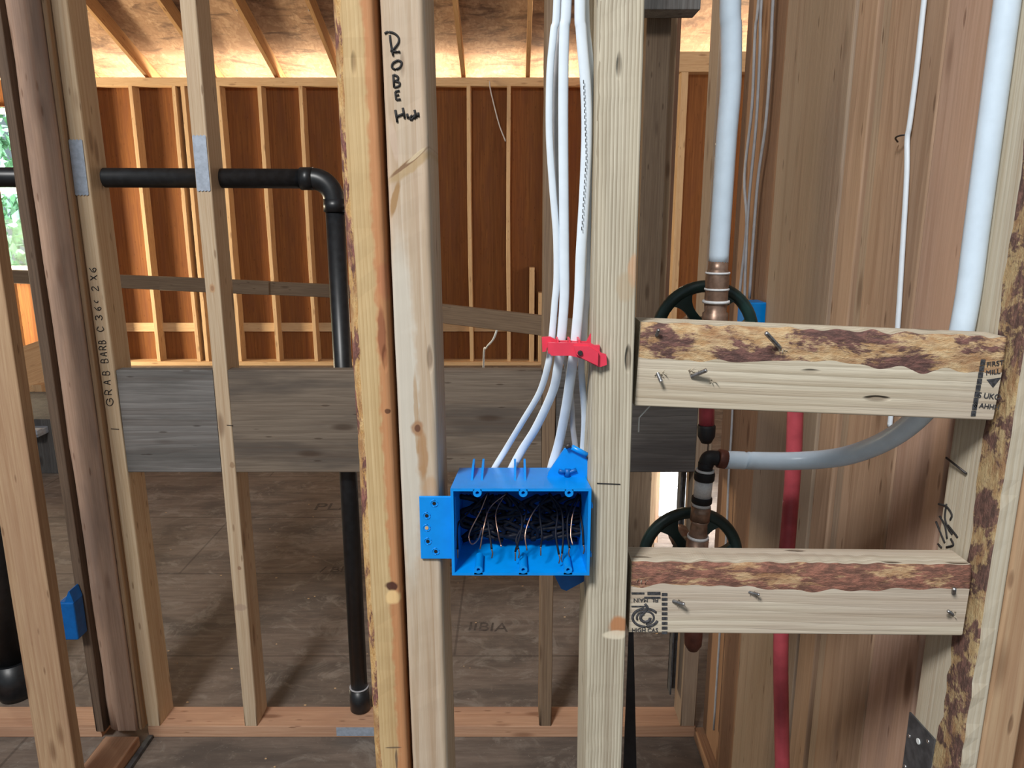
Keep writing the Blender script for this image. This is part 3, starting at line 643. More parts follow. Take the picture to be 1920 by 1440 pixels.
lumber('wall_stud', (-1.1175, 1.60, .038), 2.9, 0.089, 0.038, 'stud_tan', 'wide tan stud leaning into view at the lower left corner', 'stud', segs=20, seed=14, jit=.001)
mb = MB(); q0, q1 = atY(117, 1108, 1.86), atY(162, 1190, 1.86)
mb.box(q0.x, -1.182, 1.832, 1.879, q1.z, q0.z - .02, .004); mb.prism([(q0.x + .018, 1.835, q0.z - .022), (-1.182, 1.835, q0.z - .022), (-1.190, 1.835, q0.z + .012), (q0.x + .032, 1.835, q0.z + .012)], (0, .042, 0))
tag(mb.build('outlet_box', 'blue_dark'), 'dark blue electrical box on the left side of the rounded post', 'electrical box')
mb = MB(); q = atY(-5, 1358, 1.98); X0 = q.x
bp_ = empty('drain_pipe', (X0, 2.1, 0.0), 'thick black pipe stub at the bottom left photo edge', 'pipe')
MB().lathe((X0 - .015, 2.1, 1.0), (X0 - .015, 2.1, 0.12), [(0, .046), (1, .046)]).build('pipe_body', 'abs', bp_)
MB().lathe((X0 - .015, 2.1, 0.13), (X0 - .015, 2.1, 0.0), [(0, .058), (.8, .058), (1, .045)]).build('end_cap', 'abs', bp_)

# ================================================================== RIGHT WALL of upright planks, running toward the camera
between('bottom_plate', (0.58, YA - .005, .019), (0.58, 0.84, .019), 0.098, 0.038, 'plank_orange', 'orange bottom plate of the right plank wall', 'bottom plate', up=Vector((0, 0, 1)), r=.003, segs=6)
def yw(px, X=0.535): return X * FPX / (px - 960) / cp
PL = [(1362, 1399, .556, 'plank_orange', 'brown plank beside the green-brown corner stud'),
      (1404, 1443, .548, 'plank_orange', 'narrow orange-brown plank behind the grey cables'),
      (1446, 1567, .536, 'plank_tan', 'wide fine-grained tan plank right of the grey cables'),
      (1569, 1605, .5375, 'plank_brown', 'narrow smooth brown plank right of the wide fine-grained one'),
      (1607, 1625, .542, 'stud_grey', 'thin recessed grey-brown plank edge left of the stapled white cable'),
      (1627, 1730, .536, 'plank_brown', 'figured brown plank carrying the stapled white cable'),
      (1732, 1836, .534, 'plank_pink', 'knotty pink plank behind the right-hand white pipe')]
for i, (a, b_, X, mt, lab) in enumerate(PL):
    ya, yb = yw(a), yw(b_)
    between('wall_plank', (X + .0195, (ya + yb) / 2, .0385), (X + .0195, (ya + yb) / 2, 2.9), ya - yb - .003, 0.038, mt, lab, 'plank', up=Vector((-1, 0, 0)), r=.003, segs=8, seed=20 + i, jit=.0015)
mb = MB(); mb.box(0.60, 0.612, .70, 1.9, .04, 2.9); tag(mb.build('wall_right', 'plank_orange'), kind='structure')
# cables on the plank wall
def cableX(pts, X, r, mat, lab, grp=None, name='electrical_cable'):
    mb = MB(); mb.tube([atX(a, b, X) for a, b in pts], r, 10, sub=5, side=Vector((0, 1, 0)), flat=0.7)
    return tag(mb.build(name, mat), lab, 'cable', grp)
cableX([(1789, -500), (1735, -20), (1720, 120), (1706, 230), (1701, 262), (1700, 330), (1692, 470), (1684, 600), (1672, 760), (1668, 800)], .530, .0046, 'cable', 'single white cable stapled down the figured brown plank')
q = atX(1697, 258, .5335)
mb = MB(); mb.tube([q + Vector((-.001, .017, -.004)), q + Vector((-.010, .006, 0)), q + Vector((-.010, -.006, .002)), q + Vector((0, -.013, .003))], .0012, 8)
tag(mb.build('cable_staple', 'nail'), 'dark staple holding the single white cable to the plank', 'staple')
for i, (pts, lab) in enumerate((([(1456, -500), (1424, -20), (1416, 60), (1410, 200), (1396, 330), (1400, 420), (1390, 520), (1386, 560)], 'leftmost grey-white cable in the far right corner, left of the three'),
     ([(1462, -500), (1429, -20), (1425, 90), (1418, 230), (1404, 380), (1398, 500), (1396, 565)], 'middle grey-white cable in the far right corner'),
     ([(1485, -500), (1451, -20), (1446, 90), (1436, 230), (1422, 330), (1413, 440), (1405, 560)], 'rightmost grey-white cable in the far right corner'))):
    cableX(pts, .528, .0046, 'cable_grey', lab, 'grey cables in the far right corner')
q0, q1 = atX(1405, 560, .53), atX(1424, 596, .53)
mb = MB(); mb.box(.50, .545, q1.y, q1.y + .06, q1.z - .02, q0.z, .003); tag(mb.build('outlet_box', 'blue'), 'small bright blue electrical box at the end of the grey cables', 'electrical box')
cableX([(1376, 700), (1372, 800), (1366, 900), (1362, 1000), (1350, 1180), (1338, 1368)], .545, .004, 'cable_grey', 'pale thin cable running down the plank wall beside the black-banded fitting')

# ================================================================== FOREGROUND WALL (0.70 m away)
YF = 0.70; YC = YF + .0445
def lean(name, xt, xb, w, mats, *a, **k):
    """upright whose front-face centre passes px xt (top of frame) and xb (bottom)"""
    pt = atY(xt, 0, YF); pb = atY(xb, 1440, YF)
    d = (pt - pb) / (pt.z - pb.z)
    b0 = pb - d * (pb.z - 0.0); b0.y = YC; t0 = b0 + d * 2.6; t0.y = YC
    return between(name, b0, t0, w, .089, mats, *a, **k)
lp = lean('wall_post', 660, 734, .0375, ['left_post', 'bark_rim'], 'yellow rough post with bark along its left edge, left of the pair', 'post', segs=160, r=.003,
          wane={0: (.010, .014, .75, 1), 1: (.006, .010, .5, 0)}, seed=2)
rp = lean('wall_post', 753.5, 807, .0385, 'robe_post', 'grey post with robe hook handwriting, right of the pair', 'post', segs=160, r=.003,
          wane={0: (.004, .006, .7, 0), 1: (.006, .008, .7, 0)}, seed=9)
gp = lean('wall_post', 1166, 1131, .0405, ['right_post', 'stud_grey'], 'pale ridged post to which the red cable clip and blue box are fixed', 'post', segs=160, r=.003,
          wane={0: (.003, .012, .6, 0), 1: (.003, .004, .3, 0)}, seed=4)
PR = lambda a, b: atY(a, b, YF - .0004)
strokes('written_letter', [
    [[(721, 63), (727, 60), (738, 62), (747, 70), (747, 80), (738, 92), (733, 95), (742, 97), (750, 97)], [(731, 66), (733, 84), (737, 104)]],
    [[(746, 113), (737, 118), (735, 126), (741, 130), (750, 126), (753, 117), (746, 113)]],
    [[(737, 140), (739, 164)], [(738, 140), (746, 144), (745, 150), (739, 152)], [(740, 152), (749, 155), (748, 161), (740, 164)]],
    [[(741, 172), (742, 180), (743, 187)], [(743, 187), (751, 186)], [(741, 172), (749, 170)], [(742, 179), (748, 178)]]], PR, .0010, 'ink', rp)
strokes('written_letter', [[[(741, 206), (745, 229)], [(743, 219), (757, 213)], [(755, 202), (759, 222)]], [[(763, 213), (765, 222)]], [[(773, 216), (769, 221), (771, 225), (776, 219)], [(776, 215), (778, 223)]], [[(777, 206), (781, 221)]], [[(784, 211), (785, 219)]]], PR, .0011, 'ink', rp)
strokes('pencil_mark', [[[(1119, 906), (1163, 908)]]], PR, .0005, 'ink', gp)

# far right studs
def place_stud(name, x0, x1, mats, *a, **k):
    return lumber(name, ((x0 + x1) / 2, YC, 0), 2.6, x1 - x0, .089, mats, *a, **k)
es = place_stud('wall_stud', .484, .506, ['grey_white', 'bark_end', 'stud_grey'], 'far right stud with striped bark along its front corner, beside the blocks', 'stud', segs=160, wane={0: (.002, .040, .35, 1)}, seed=31)
place_stud('wall_stud', .5075, .5455, 'stud_tan', 'tan stud at the right photo edge next to the barked stud', 'stud', segs=30, seed=33)
strokes('handwriting', [[[(1760, 945), (1775, 950), (1785, 965), (1782, 975)], [(1775, 945), (1772, 970), (1778, 990), (1786, 1002)], [(1762, 968), (1772, 985), (1776, 1010)], [(1755, 978), (1762, 995), (1772, 1018)], [(1778, 985), (1790, 1000), (1796, 1008)], [(1783, 1010), (1788, 1022), (1775, 1026)], [(1759, 1020), (1766, 1027)]]],
        lambda a, b: atX(a, b, .4838), .0013, 'ink', es)
mb = MB(); mb.tube([atX(1774, 858, .478), atX(1812, 888, .482)], .0012, 6, sub=1); tag(mb.build('nail', 'nail'), 'dark nail driven slantwise into the barked stud between the two blocks', 'nail')
# steel plate at lower right
P = [atX(1705, 1335, .4815), atX(1752, 1387, .4815), atX(1738, 1470, .4815), atX(1688, 1470, .4815)]
mb = MB(); mb.prism(P, (.002, 0, 0)); spl = mb.build('steel_plate', 'steel_dark'); tag(spl, 'dark steel strap plate with holes on the barked stud at bottom right', 'plate')
for (a, b, r_, mt) in ((1722, 1390, .0035, 'white_card'), (1740, 1390, .0022, 'screw'), (1705, 1380, .0022, 'screw'), (1697, 1437, .0022, 'screw')):
    c = atX(a, b, .4812); MB().lathe(c - Vector((.0008, 0, 0)), c + Vector((.001, 0, 0)), [(0, r_), (1, r_)], 14).build('rivet', mt, spl)

# the two blocks
def block(lpx, rpx, w, d, Yb, name, label, seed, bark_w, bmat='bark'):
    p0 = atY(*lpx, Yb); p1 = atY(*rpx, Yb)
    p0.y = p1.y = Yb + d / 2
    # local x points up: corner order swaps; use explicit frame: z along block, y away from camera
    return between(name, p0, p1, w, d, ['block', bmat], label, 'block', segs=140, r=.002, wane={0: (bark_w, .0045, .22, 1)}, seed=seed)
ub = block((1196, 684), (1876, 712), .083, .040, .712, 'blocking_block', 'upper blocking piece with patchy bark along its top, fixed right of the ridged post', 51, .036)
lb = block((1182, 1122), (1814, 1128), .080, .040, .712, 'blocking_block', 'lower blocking piece with bark on top and a black stamp at its left end', 57, .028, 'bark_low')
PB = lambda Yo: (lambda a, b: atY(a, b, .712 - Yo))
# stamps
def stamp_mat(px, py, Y, rotdeg=0, mirror=False):
    c = atY(px, py, Y)
    return Matrix.Translation(c) @ Matrix.Rotation(math.pi / 2, 4, 'X') @ Matrix.Rotation(R(rotdeg), 4, 'Z')
st = MB(); Ys = .7114
def sbar(mb, x0, y0, x1, y1, Y=Ys):
    a = atY(x0, y0, Y); b = atY(x1, y1, Y); mb.box(min(a.x, b.x), max(a.x, b.x), Y - .0003, Y + .0003, min(a.z, b.z), max(a.z, b.z))
sbar(st, 1184, 1111, 1208, 1114); sbar(st, 1214, 1110, 1238, 1115); sbar(st, 1208, 1119, 1238, 1122); sbar(st, 1184, 1136, 1210, 1138)
for y_ in range(1112, 1190, 9): sbar(st, 1241, y_, 1251, y_ + 7 - (y_ % 3))
text_add(st, 'FIL  MAIN', .0062, stamp_mat(1211, 1125, Ys, 180), 1.0)
text_add(st, 'HIGH CAS', .0066, stamp_mat(1209, 1182, Ys, 0), .93)
c = (1210, 1158)
for (rx, ry, th, a0, a1) in ((24, 17, .0014, 20, 330), (16, 12, .0011, 160, 460), (9, 8, .0016, 0, 270)):
    st.tube([atY(c[0] + rx * math.cos(R(t)), c[1] + ry * math.sin(R(t)), Ys + .0006) for t in range(a0, a1, 18)], th, 6, sub=2)
st.tube([atY(1206, 1150, Ys + .0006), atY(1214, 1140, Ys + .0006), atY(1209, 1132, Ys + .0006)], .0014, 6)
st.build('grade_stamp', 'stamp', lb)
st = MB()
for k, y_ in enumerate(range(674, 776, 12)): sbar(st, 1848 - k * 2.2, y_, 1838 - k * 2.2, y_ + 10)
text_add(st, 'FIRST', .0070, stamp_mat(1866, 682, Ys, 8)); text_add(st, 'MILL', .0070, stamp_mat(1862, 698, Ys, 8))
text_add(st, 'S UKO', .0078, stamp_mat(1855, 743, Ys, -6)); text_add(st, '8 AHHH', .0070, stamp_mat(1850, 762, Ys, -6))
P = [atY(1850, 712, Ys), atY(1877, 708, Ys), atY(1862, 727, Ys)]
st.prism(P, (0, .0004, 0)); st.build('grade_stamp', 'stamp', ub)
# screws through the blocks
def screw(p0, p1, r, label, par=None):
    p0 = Vector(p0); p1 = Vector(p1); n = 18; mb = MB(); prof = []
    for i in range(n):
        t = i / n; prof += [(t, r * .55), (t + .5 / n, r)]
    prof.append((1, r * .2)); mb.lathe(p0, p1, prof, 12)
    o = mb.build('screw', 'screw'); return tag(o, label, 'screw')
screw(atY(1462, 652, .712), atY(1436, 624, .695), .0022, 'bright threaded screw tip poking out of the bark of the upper block')
screw(atY(1296, 706, .712), atY(1325, 694, .700), .0022, 'screw tip in splintered wood at the middle left of the upper block face')
screw(atY(1233, 700, .712), atY(1240, 716, .703), .0020, 'screw tip in splintered wood near the left end of the upper block')
screw(atY(1231, 629, .712), atY(1235, 618, .706), .0017, 'small screw tip in the bark at the left end of the upper block')
screw(atY(1262, 1127, .712), atY(1283, 1133, .700), .0020, 'screw tip right of the black stamp on the lower block')
screw(atY(1404, 1110, .712), atY(1424, 1115, .703), .0016, 'screw tip under the bark near the middle of the lower block')
screw(atY(1788, 1112, .712), atY(1789, 1104, .702), .0022, 'dark screw head at the right end of the lower block')
screw(atY(1786, 1152, .712), atY(1778, 1146, .703), .0018, 'screw in chipped wood under the dark screw head on the lower block')
def splinter(par, px, py, n, s_, seed):
    rnd = random.Random(seed); mb = MB()
    for i in range(n):
        a = rnd.uniform(-1, 1); b = atY(px + rnd.uniform(-s_, s_), py + rnd.uniform(-s_ * .5, s_ * .5), .7125)
        t = b + Vector((rnd.uniform(-.004, .004), -rnd.uniform(.002, .006), rnd.uniform(-.004, .005)))
        w_ = Vector((.0008, 0, .0006)); mb.add([b - w_, b + w_, t, b + Vector((0, -.001, .001))], [(0, 1, 2), (0, 2, 3), (1, 3, 2)])
    mb.build('splinters', 'block', par)
for i, (par, a, b, n) in enumerate(((ub, 1236, 702, 10), (ub, 1300, 697, 14), (ub, 1338, 716, 6), (ub, 1465, 655, 6), (lb, 1205, 1090, 6), (lb, 1272, 1130, 8), (lb, 1415, 1113, 6), (lb, 1785, 1150, 8))):
    splinter(par, a, b, n, 9, 60 + i)
# bits of wire under the upper block
mb = MB(); mb.tube([atY(1222, 757, .74), atY(1198, 783, .74), atY(1197, 810, .74)], .0009, 6, sub=1)
tag(mb.build('wire_scrap', 'white_card'), 'thin white bent wire hanging under the left end of the upper block', 'wire')

# ================================================================== BLUE BOX
YX = .685
bx0, bx1 = atY(846, 1000, YX).x, .0772
bzt, bzb = atY(980, 916, YX).z, atY(980, 1079, YX).z
bb = empty('outlet_box', ((bx0 + bx1) / 2, YX + .03, bzb), 'bright blue three-gang electrical box between the grey post and the ridged post', 'electrical box')
D = .073; t = .0028; tp = .004
def frus(x0, x1, z0, z1, y0, y1, in_):   # ring of outer corners front/back (tapers to the back)
    return [(x0, y0, z0), (x1, y0, z0), (x1, y0, z1), (x0, y0, z1), (x0 + in_, y1, z0 + in_), (x1 - in_, y1, z0 + in_), (x1 - in_, y1, z1 - in_), (x0 + in_, y1, z1 - in_)]
O = frus(bx0, bx1, bzb, bzt, YX, YX + D, tp); I = frus(bx0 + t, bx1 - t, bzb + t, bzt - t, YX, YX + D - t, tp)
mb = MB(); V = O + I; F = []
F += [(0, 4, 5, 1), (1, 5, 6, 2), (2, 6, 7, 3), (3, 7, 4, 0), (4, 7, 6, 5)]
F += [(8, 9, 13, 12), (9, 10, 14, 13), (10, 11, 15, 14), (11, 8, 12, 15), (12, 13, 14, 15)]
F += [(0, 1, 9, 8), (1, 2, 10, 9), (2, 3, 11, 10), (3, 0, 8, 11)]
mb.add(V, F); 
# ribs on the top
for px in (884, 903, 966, 985):
    a = atY(px, 900, YX + .02).x
    mb.prism([(a - .0011, YX + .022, bzt - .003), (a - .0011, YX + D, bzt - .006), (a - .0011, YX + D, bzt + .006), (a - .0011, YX + .050, bzt + .005)], (.0022, 0, 0))
mb.box(bx1 - .001, bx1 + .0022, YX + .004, YX + .010, bzb + .018, bzb + .022); mb.box(bx1 - .001, bx1 + .0022, YX + .004, YX + .010, bzt - .022, bzt - .018)
mb.build('box_body', 'blue', bb)
def boss(px, py, top):
    c = atY(px, py, YX); mb = MB(); n = 20; r1, r0, ln = .0042, .0018, .030 if not top else .010
    for y_a, y_b in ((YX - .0006, YX + ln),):
        vs = []
        for rr in (r1, r0):
            for y_ in (y_a, y_b): vs += [(c.x + rr * math.cos(2 * math.pi * i / n), y_, c.z + rr * math.sin(2 * math.pi * i / n)) for i in range(n)]
        fs = []
        for i in range(n):
            j = (i + 1) % n
            fs += [(i, j, n + j, n + i), (2 * n + j, 2 * n + i, 3 * n + i, 3 * n + j), (j, i, 2 * n + i, 2 * n + j)]
        fs.append(tuple(n + i for i in range(n)))
        mb.add(vs, fs)
    mb.box(c.x - .0042, c.x + .0042, YX + .0, YX + ln, (c.z if top else bzb + .001), (bzt - .001 if top else c.z - .002))if not top else mb.box(c.x - .0042, c.x + .0042, YX, YX + ln, c.z + .002, bzt - .001)
    mb.build('screw_boss', 'blue', bb)
for px in (895, 981, 1067): boss(px, 924, True)
for px in (897, 981, 1065): boss(px, 1068, False)
# left flange with holes
f0 = atY(786, 930, YF - .002); f1 = atY(850, 1047, YF - .002)
mb = MB(); mb.box(f0.x, bx0 + .004, YF - .0035, YF - .0009, f1.z, f0.z, .0008)
mb.build('mounting_flange', 'blue', bb)
for (a, b) in ((814, 944), (800, 967), (800, 990), (802, 1015), (817, 1034)):
    c = atY(a, b, YF - .0038)
    o = MB()
    o.tube([(c.x + .0036 * math.cos(q), c.y + .0002, c.z + .0036 * math.sin(q)) for q in [2 * math.pi * i / 16 for i in range(17)]], .0005, 6, sub=1)
    hb = o.build('nail_hole', 'blue', bb)
    MB().lathe(c + Vector((0, -.0001, 0)), c + Vector((0, .0006, 0)), [(0, .0018), (1, .0018)], 14).build('hole', 'black' if (a, b) != (800, 990) else 'far_stud', hb)
# upper right bracket flap with its roller
Yk = YX + .040
P = [atY(1024, 905, Yk), atY(1111, 905, Yk), atY(1112, 858, Yk), atY(1068, 838, Yk), atY(1058, 842, Yk), atY(1028, 886, Yk)]
mb = MB(); mb.prism(P, (0, .003, 0)); br_ = mb.build('nail_bracket', 'blue', bb)
mb = MB(); mb.tube([atY(1072, 838, Yk - .003), atY(1104, 855, Yk - .003)], .0028, 12, sub=1); mb.build('bracket_tube', 'blue', br_)
for a, b, a2, b2 in ((1060, 838, 1070, 834), (1100, 855, 1112, 860)):
    MB().tube([atY(a, b, Yk - .004), atY(a2, b2, Yk - .004)], .0026, 10, sub=1).build('nail_tip', 'nail', br_)
mb = MB(); c = atY(1064, 886, Yk - .001); mb.tube([c + Vector((-.009, 0, .002)), c, c + Vector((.009, 0, .003))], .0022, 8, sub=3); mb.tube([c + Vector((0, 0, .004)), c + Vector((0, 0, -.005))], .003, 8, sub=1)
mb.build('nail_head', 'blue_dark', br_)
P = [atY(1038, 1076, YX + .055), atY(1118, 1070, YX + .055), atY(1110, 1082, YX + .055), atY(1062, 1108, YX + .055), atY(1052, 1104, YX + .055)]
mb = MB(); mb.prism(P, (0, .003, 0)); mb.build('lower_bracket', 'blue_dark', bb)

# ================================================================== RED CABLE CLIP
Yc = YF - .006
cl = empty('cable_stacker', atY(1100, 660, Yc), 'red plastic cable clip nailed to the ridged post', 'cable clip')
mb = MB()
# front bar with a step, made of a bent outline
P = [atY(a, b, Yc) for a, b in ((1027, 643), (1075, 643), (1096, 644), (1112, 646), (1123, 655), (1127, 662), (1137, 665), (1138, 684), (1127, 688), (1121, 688), (1114, 684), (1092, 673), (1082, 670), (1070, 667), (1034, 667), (1028, 660))]
mb.prism(P, (0, .004, 0))
P = [atY(a, b, Yc + .018) for a, b in ((1016, 633), (1032, 632), (1046, 639), (1100, 641), (1108, 626), (1112, 627), (1113, 646), (1025, 652), (1024, 659), (1017, 660))]
mb.prism(P, (0, .005, 0))
q0, q1 = atY(1028, 645, Yc + .004), atY(1110, 647, Yc + .004)
mb.box(q0.x, q0.x + .003, Yc + .002, Yc + .022, q0.z - .009, q0.z); 
for px in (1045, 1067, 1085): 
    a = atY(px, 641, Yc + .01); mb.box(a.x - .0009, a.x + .0009, Yc + .003, Yc + .022, a.z - .008, a.z + .003)
mb.box(.080 - .004, .083, Yc + .002, Yc + .020, q1.z - .018, q1.z)
mb.build('clip_body', 'red_clip', cl)
mb = MB(); mb.prism([atY(a, b, Yc - .004) for a, b in ((1076, 649), (1104, 650), (1122, 661), (1121, 686), (1092, 672), (1080, 664))], (0, .0045, 0)); mb.build('clip_lug', 'red_clip', cl)
c = atY(1088, 662, Yc - .0045); MB().lathe(c + Vector((0, -.0015, 0)), c + Vector((0, .004, 0)), [(0, .002), (.3, .0026), (1, .0026)], 8).build('nail_head', 'nail', cl)

# ================================================================== WHITE CABLES from above into the blue box
Yt = .722
CB = [
 ('white cable farthest left in the bundle, bowing outward above the red clip', [(1045, -30), (1038, 60), (1031, 140), (1030, 250), (1036, 350), (1043, 440), (1044, 520), (1040, 570), (1034, 640), (1028, 682), (1012, 735), (980, 790), (950, 840), (921, 890), (914, 925)], .0033, .722, 'cable'),
 ('white cable second from left, swinging left to the blue box', [(1063, -30), (1058, 60), (1056, 200), (1057, 360), (1058, 480), (1058, 560), (1052, 640), (1046, 690), (1036, 735), (1006, 800), (978, 845), (955, 890), (948, 925)], .0046, .721, 'cable'),
 ('broad white cable with dark printed line along it', [(1088, -30), (1090, 60), (1098, 160), (1100, 250), (1096, 360), (1089, 480), (1086, 560), (1079, 640), (1072, 692), (1062, 760), (1048, 830), (1034, 880), (1030, 925)], .0050, .719, 'cable'),
 ('greyish cable tucked close against the ridged post above the red clip', [(1098, -30), (1106, 120), (1108, 300), (1106, 460), (1102, 540), (1097, 590), (1094, 640), (1090, 690), (1096, 780), (1093, 845), (1090, 925)], .0034, .732, 'cable'),
 ('thin grey cable behind the two leftmost white cables', [(1052, -30), (1046, 80), (1042, 180), (1044, 280), (1050, 400), (1055, 520), (1053, 640), (1066, 700), (1072, 760), (1074, 800), (1080, 850), (1084, 925)], .0030, .737, 'cable_grey'),
]
cabs = []
for lab, pts, r_, Yv, mt in CB:
    mb = MB(); n = len(pts)
    P = []
    pts = [(955 + (pts[0][0] - 955) * 1.09, -650)] + pts
    for i, (a, b) in enumerate(pts):
        Yi = Yv if b < 690 else Yv + (.7645 - Yv) * min(1, (b - 690) / 150)
        P.append(atY(a, b, Yi))
    mb.tube(P, r_, 14, sub=8, flat=.62)
    o = mb.build('electrical_cable', mt); tag(o, lab, 'cable'); cabs.append((o, P))
# printed marking on the broad cable
mb = MB()
for k in range(26):
    y_ = 150 + k * 11; xx_ = 1094 + (y_ - 150) * .035 if y_ < 290 else 1099 - (y_ - 290) * .062
    mb.tube([atY(xx_, y_, .7135), atY(xx_ + .2, y_ + 7, .7135)], .00042, 5, sub=1)
mb.build('printed_marking', 'ink', cabs[2][0])
# conductors inside the box, part of their cables
rnd = random.Random(5)
W = [(0, [(914, 925), (900, 960), (880, 1000), (884, 1020), (896, 1012), (904, 990)]), (0, [(916, 925), (912, 955), (918, 1000), (922, 1030)]), (0, [(914, 925), (880, 960), (858, 985), (858, 1030)]),
     (1, [(948, 925), (930, 960), (934, 1000), (940, 1025)]), (1, [(950, 925), (975, 960), (978, 990), (966, 1035)]), (1, [(948, 925), (985, 950), (980, 985), (968, 1010), (972, 1030)]),
     (1, [(950, 925), (920, 950), (908, 985), (900, 1030)]),
     (2, [(1030, 925), (1045, 960), (1042, 1000), (1048, 1040)]), (2, [(1030, 925), (1052, 955), (1056, 1000), (1054, 1038)]), (2, [(1030, 925), (1000, 960), (985, 1000), (988, 1032)]),
     (2, [(1032, 925), (1012, 950), (1016, 1000), (1014, 1025)]),
     (3, [(1090, 925), (1088, 960), (1092, 990), (1094, 1022)]), (3, [(1090, 925), (1075, 960), (1070, 1000), (1074, 1022)]), (4, [(1084, 925), (1066, 965), (1064, 1000), (1068, 1028)])]
for k, (ci, pts) in enumerate(W):
    P = [atY(a, b, .736 - .036 * (j / (len(pts) - 1)) - rnd.uniform(0, .006)) for j, (a, b) in enumerate(pts)]
    nm = 'insulated_wire' if k % 3 else 'bare_wire'
    MB().tube(P, .0011 if k % 3 else .0008, 8, sub=6).build(nm, 'insul' if k % 3 else 'copper', cabs[ci][0])
    if k % 3:   # bare copper tips
        MB().tube([P[-1], P[-1] + Vector((rnd.uniform(-.001, .001), -.001, -.004)), P[-1] + Vector((0, -.001, -.009))], .0007, 6).build('bare_wire', 'copper', cabs[ci][0])

for ci, n in ((0, 4), (1, 8), (2, 8), (3, 3)):
    for k in range(n):
        x0 = (880, 935, 1030, 1085)[ci] + rnd.uniform(-25, 25)
        pts = [(x0, 930)]
        for j in range(6): pts.append((min(1100, max(868, x0 + rnd.uniform(-48, 48))), 945 + j * 13 + rnd.uniform(-4, 4)))
        MB().tube([atY(a, b, .740 - rnd.uniform(0, .010)) for a, b in pts], .0024, 8, sub=5).build('insulated_wire', 'insul', cabs[ci][0])

# ================================================================== VALVES AND PIPES BETWEEN THE BLOCKS
YV = .95
def wheel(px, py, rpx, Yw, parent):
    c = atY(px, py, Yw); zc = Yw * cp - (c.z - H) * sp; Rr = rpx * zc / FPX
    w = MB(); w.tube([(c.x + Rr * .91 * math.cos(a), c.y, c.z + Rr * .91 * math.sin(a)) for a in [2 * math.pi * i / 48 for i in range(49)]], Rr * .115, 14, sub=1, side=Vector((0, 1, 0)), cap=False)
    hw = w.build('handwheel', 'green_iron', parent)
    for k in range(6):
        a = R(60 * k + 5)
        d = Vector((math.cos(a), 0, math.sin(a))); e = Vector((-math.sin(a), 0, math.cos(a)))
        pts = []; n = 10
        L1 = []; L2 = []
        for i in range(n + 1):
            t_ = i / n; rr = Rr * (.12 + .78 * t_); wd = Rr * (.085 + .24 * (2 * t_ - 1) ** 2 * (1 if t_ > .5 else .3))
            L1.append(c + d * rr + e * wd); L2.append(c + d * rr - e * wd)
        s_ = MB(); s_.prism([p - Vector((0, .004, 0)) for p in L1 + L2[::-1]], (0, .009, 0)); s_.build('spoke', 'green_iron', hw)
    h = MB(); h.lathe(c + Vector((0, -.014, 0)), c + Vector((0, .02, 0)), [(0, Rr * .16), (.2, Rr * .24), (1, Rr * .30)], 20); h.build('hub', 'green_iron', hw)
    h = MB(); h.lathe(c + Vector((0, .0, 0)), c + Vector((0, .075, 0)), [(0, .008), (.6, .008), (.65, .016), (1, .016)], 14); h.build('valve_stem', 'bronze', parent)
    return c
# upper valve
t0 = atY(1347, 490, YV - .045); b0 = atY(1338, 640, YV - .045)
uv = empty('shutoff_valve', b0, 'upper shutoff valve with dark green handwheel and brown fitting behind the upper block', 'valve')
wheel(1321, 626, 98, YV, uv)
rr = .0118
MB().lathe(t0, b0, [(0, rr), (.10, rr), (.101, rr * 1.0), (.14, rr * 1.15), (.24, rr * 1.2), (.34, rr * 1.15), (.5, rr * 1.18), (.62, rr * 1.1), (.64, rr * 1.3), (1, rr * 1.35)], 24).build('valve_body', 'bronze', uv)
for a, b, k in ((.13, .155, 1.22), (.33, .355, 1.24), (.48, .515, 1.36)):
    p = t0.lerp(b0, a); q = t0.lerp(b0, b); MB().lathe(p, q, [(0, rr * k), (.5, rr * (k + .04)), (1, rr * k)], 24).build('metal_ring', 'white_band', uv)
# tall white pipe into upper valve
wp = MB(); wp.tube([atY(a, b, y_) for a, b, y_ in ((1400, -650, YV - .045), (1371, -40, YV - .045), (1371, 60, YV - .045), (1370, 160, YV - .045), (1362, 260, YV - .045), (1354, 380, YV - .045), (1347, 492, YV - .045))], .0118, 20, sub=8)
tag(wp.build('water_pipe', 'white_pex'), 'tall white water pipe coming straight down into the upper valve', 'pipe')
# lower assembly
lv = empty('shutoff_valve', atY(1300, 1210, YV), 'lower shutoff valve with dark green handwheel and black-banded white fitting', 'valve')
wheel(1294, 1042, 95, YV + .03, lv)
YL = YV - .02
e1 = atY(1322, 880, YL); e0 = atY(1305, 1040, YL); ax = e0 - e1
rr = .0118
def seg(a, b, k, name, mat, prof=None):
    P = lambda y: e1.lerp(e0, (y - 880) / 160.0)
    return MB().lathe(P(a), P(b), prof or [(0, rr * k), (1, rr * k)], 24).build(name, mat, lv)
seg(868, 884, .82, 'black_elbow_socket', 'black')
seg(880, 884, 1.02, 'white_ring', 'white_band')
seg(884, 900, 1.12, 'black_band', 'black', [(0, rr * 1.05), (.15, rr * 1.14), (.85, rr * 1.14), (1, rr * 1.05)])
seg(899, 931, .98, 'white_sleeve', 'white_band')
seg(930, 942, 1.12, 'black_band', 'black', [(0, rr * 1.05), (.15, rr * 1.14), (.85, rr * 1.14), (1, rr * 1.05)])
seg(942, 948, 1.02, 'white_ring', 'white_band')
seg(948, 974, 1.08, 'brown_coupling', 'bronze')
seg(974, 1004, 1.0, 'brown_coupling', 'bronze', [(0, rr * 1.1), (.2, rr * .92), (.8, rr * .98), (1, rr * 1.1)])
seg(1003, 1008, 1.2, 'solder_ring', 'white_band')
seg(1008, 1150, 1.25, 'brown_coupling', 'bronze')
p = atY(1302, 1150, YL); q = atY(1299, 1218, YL)
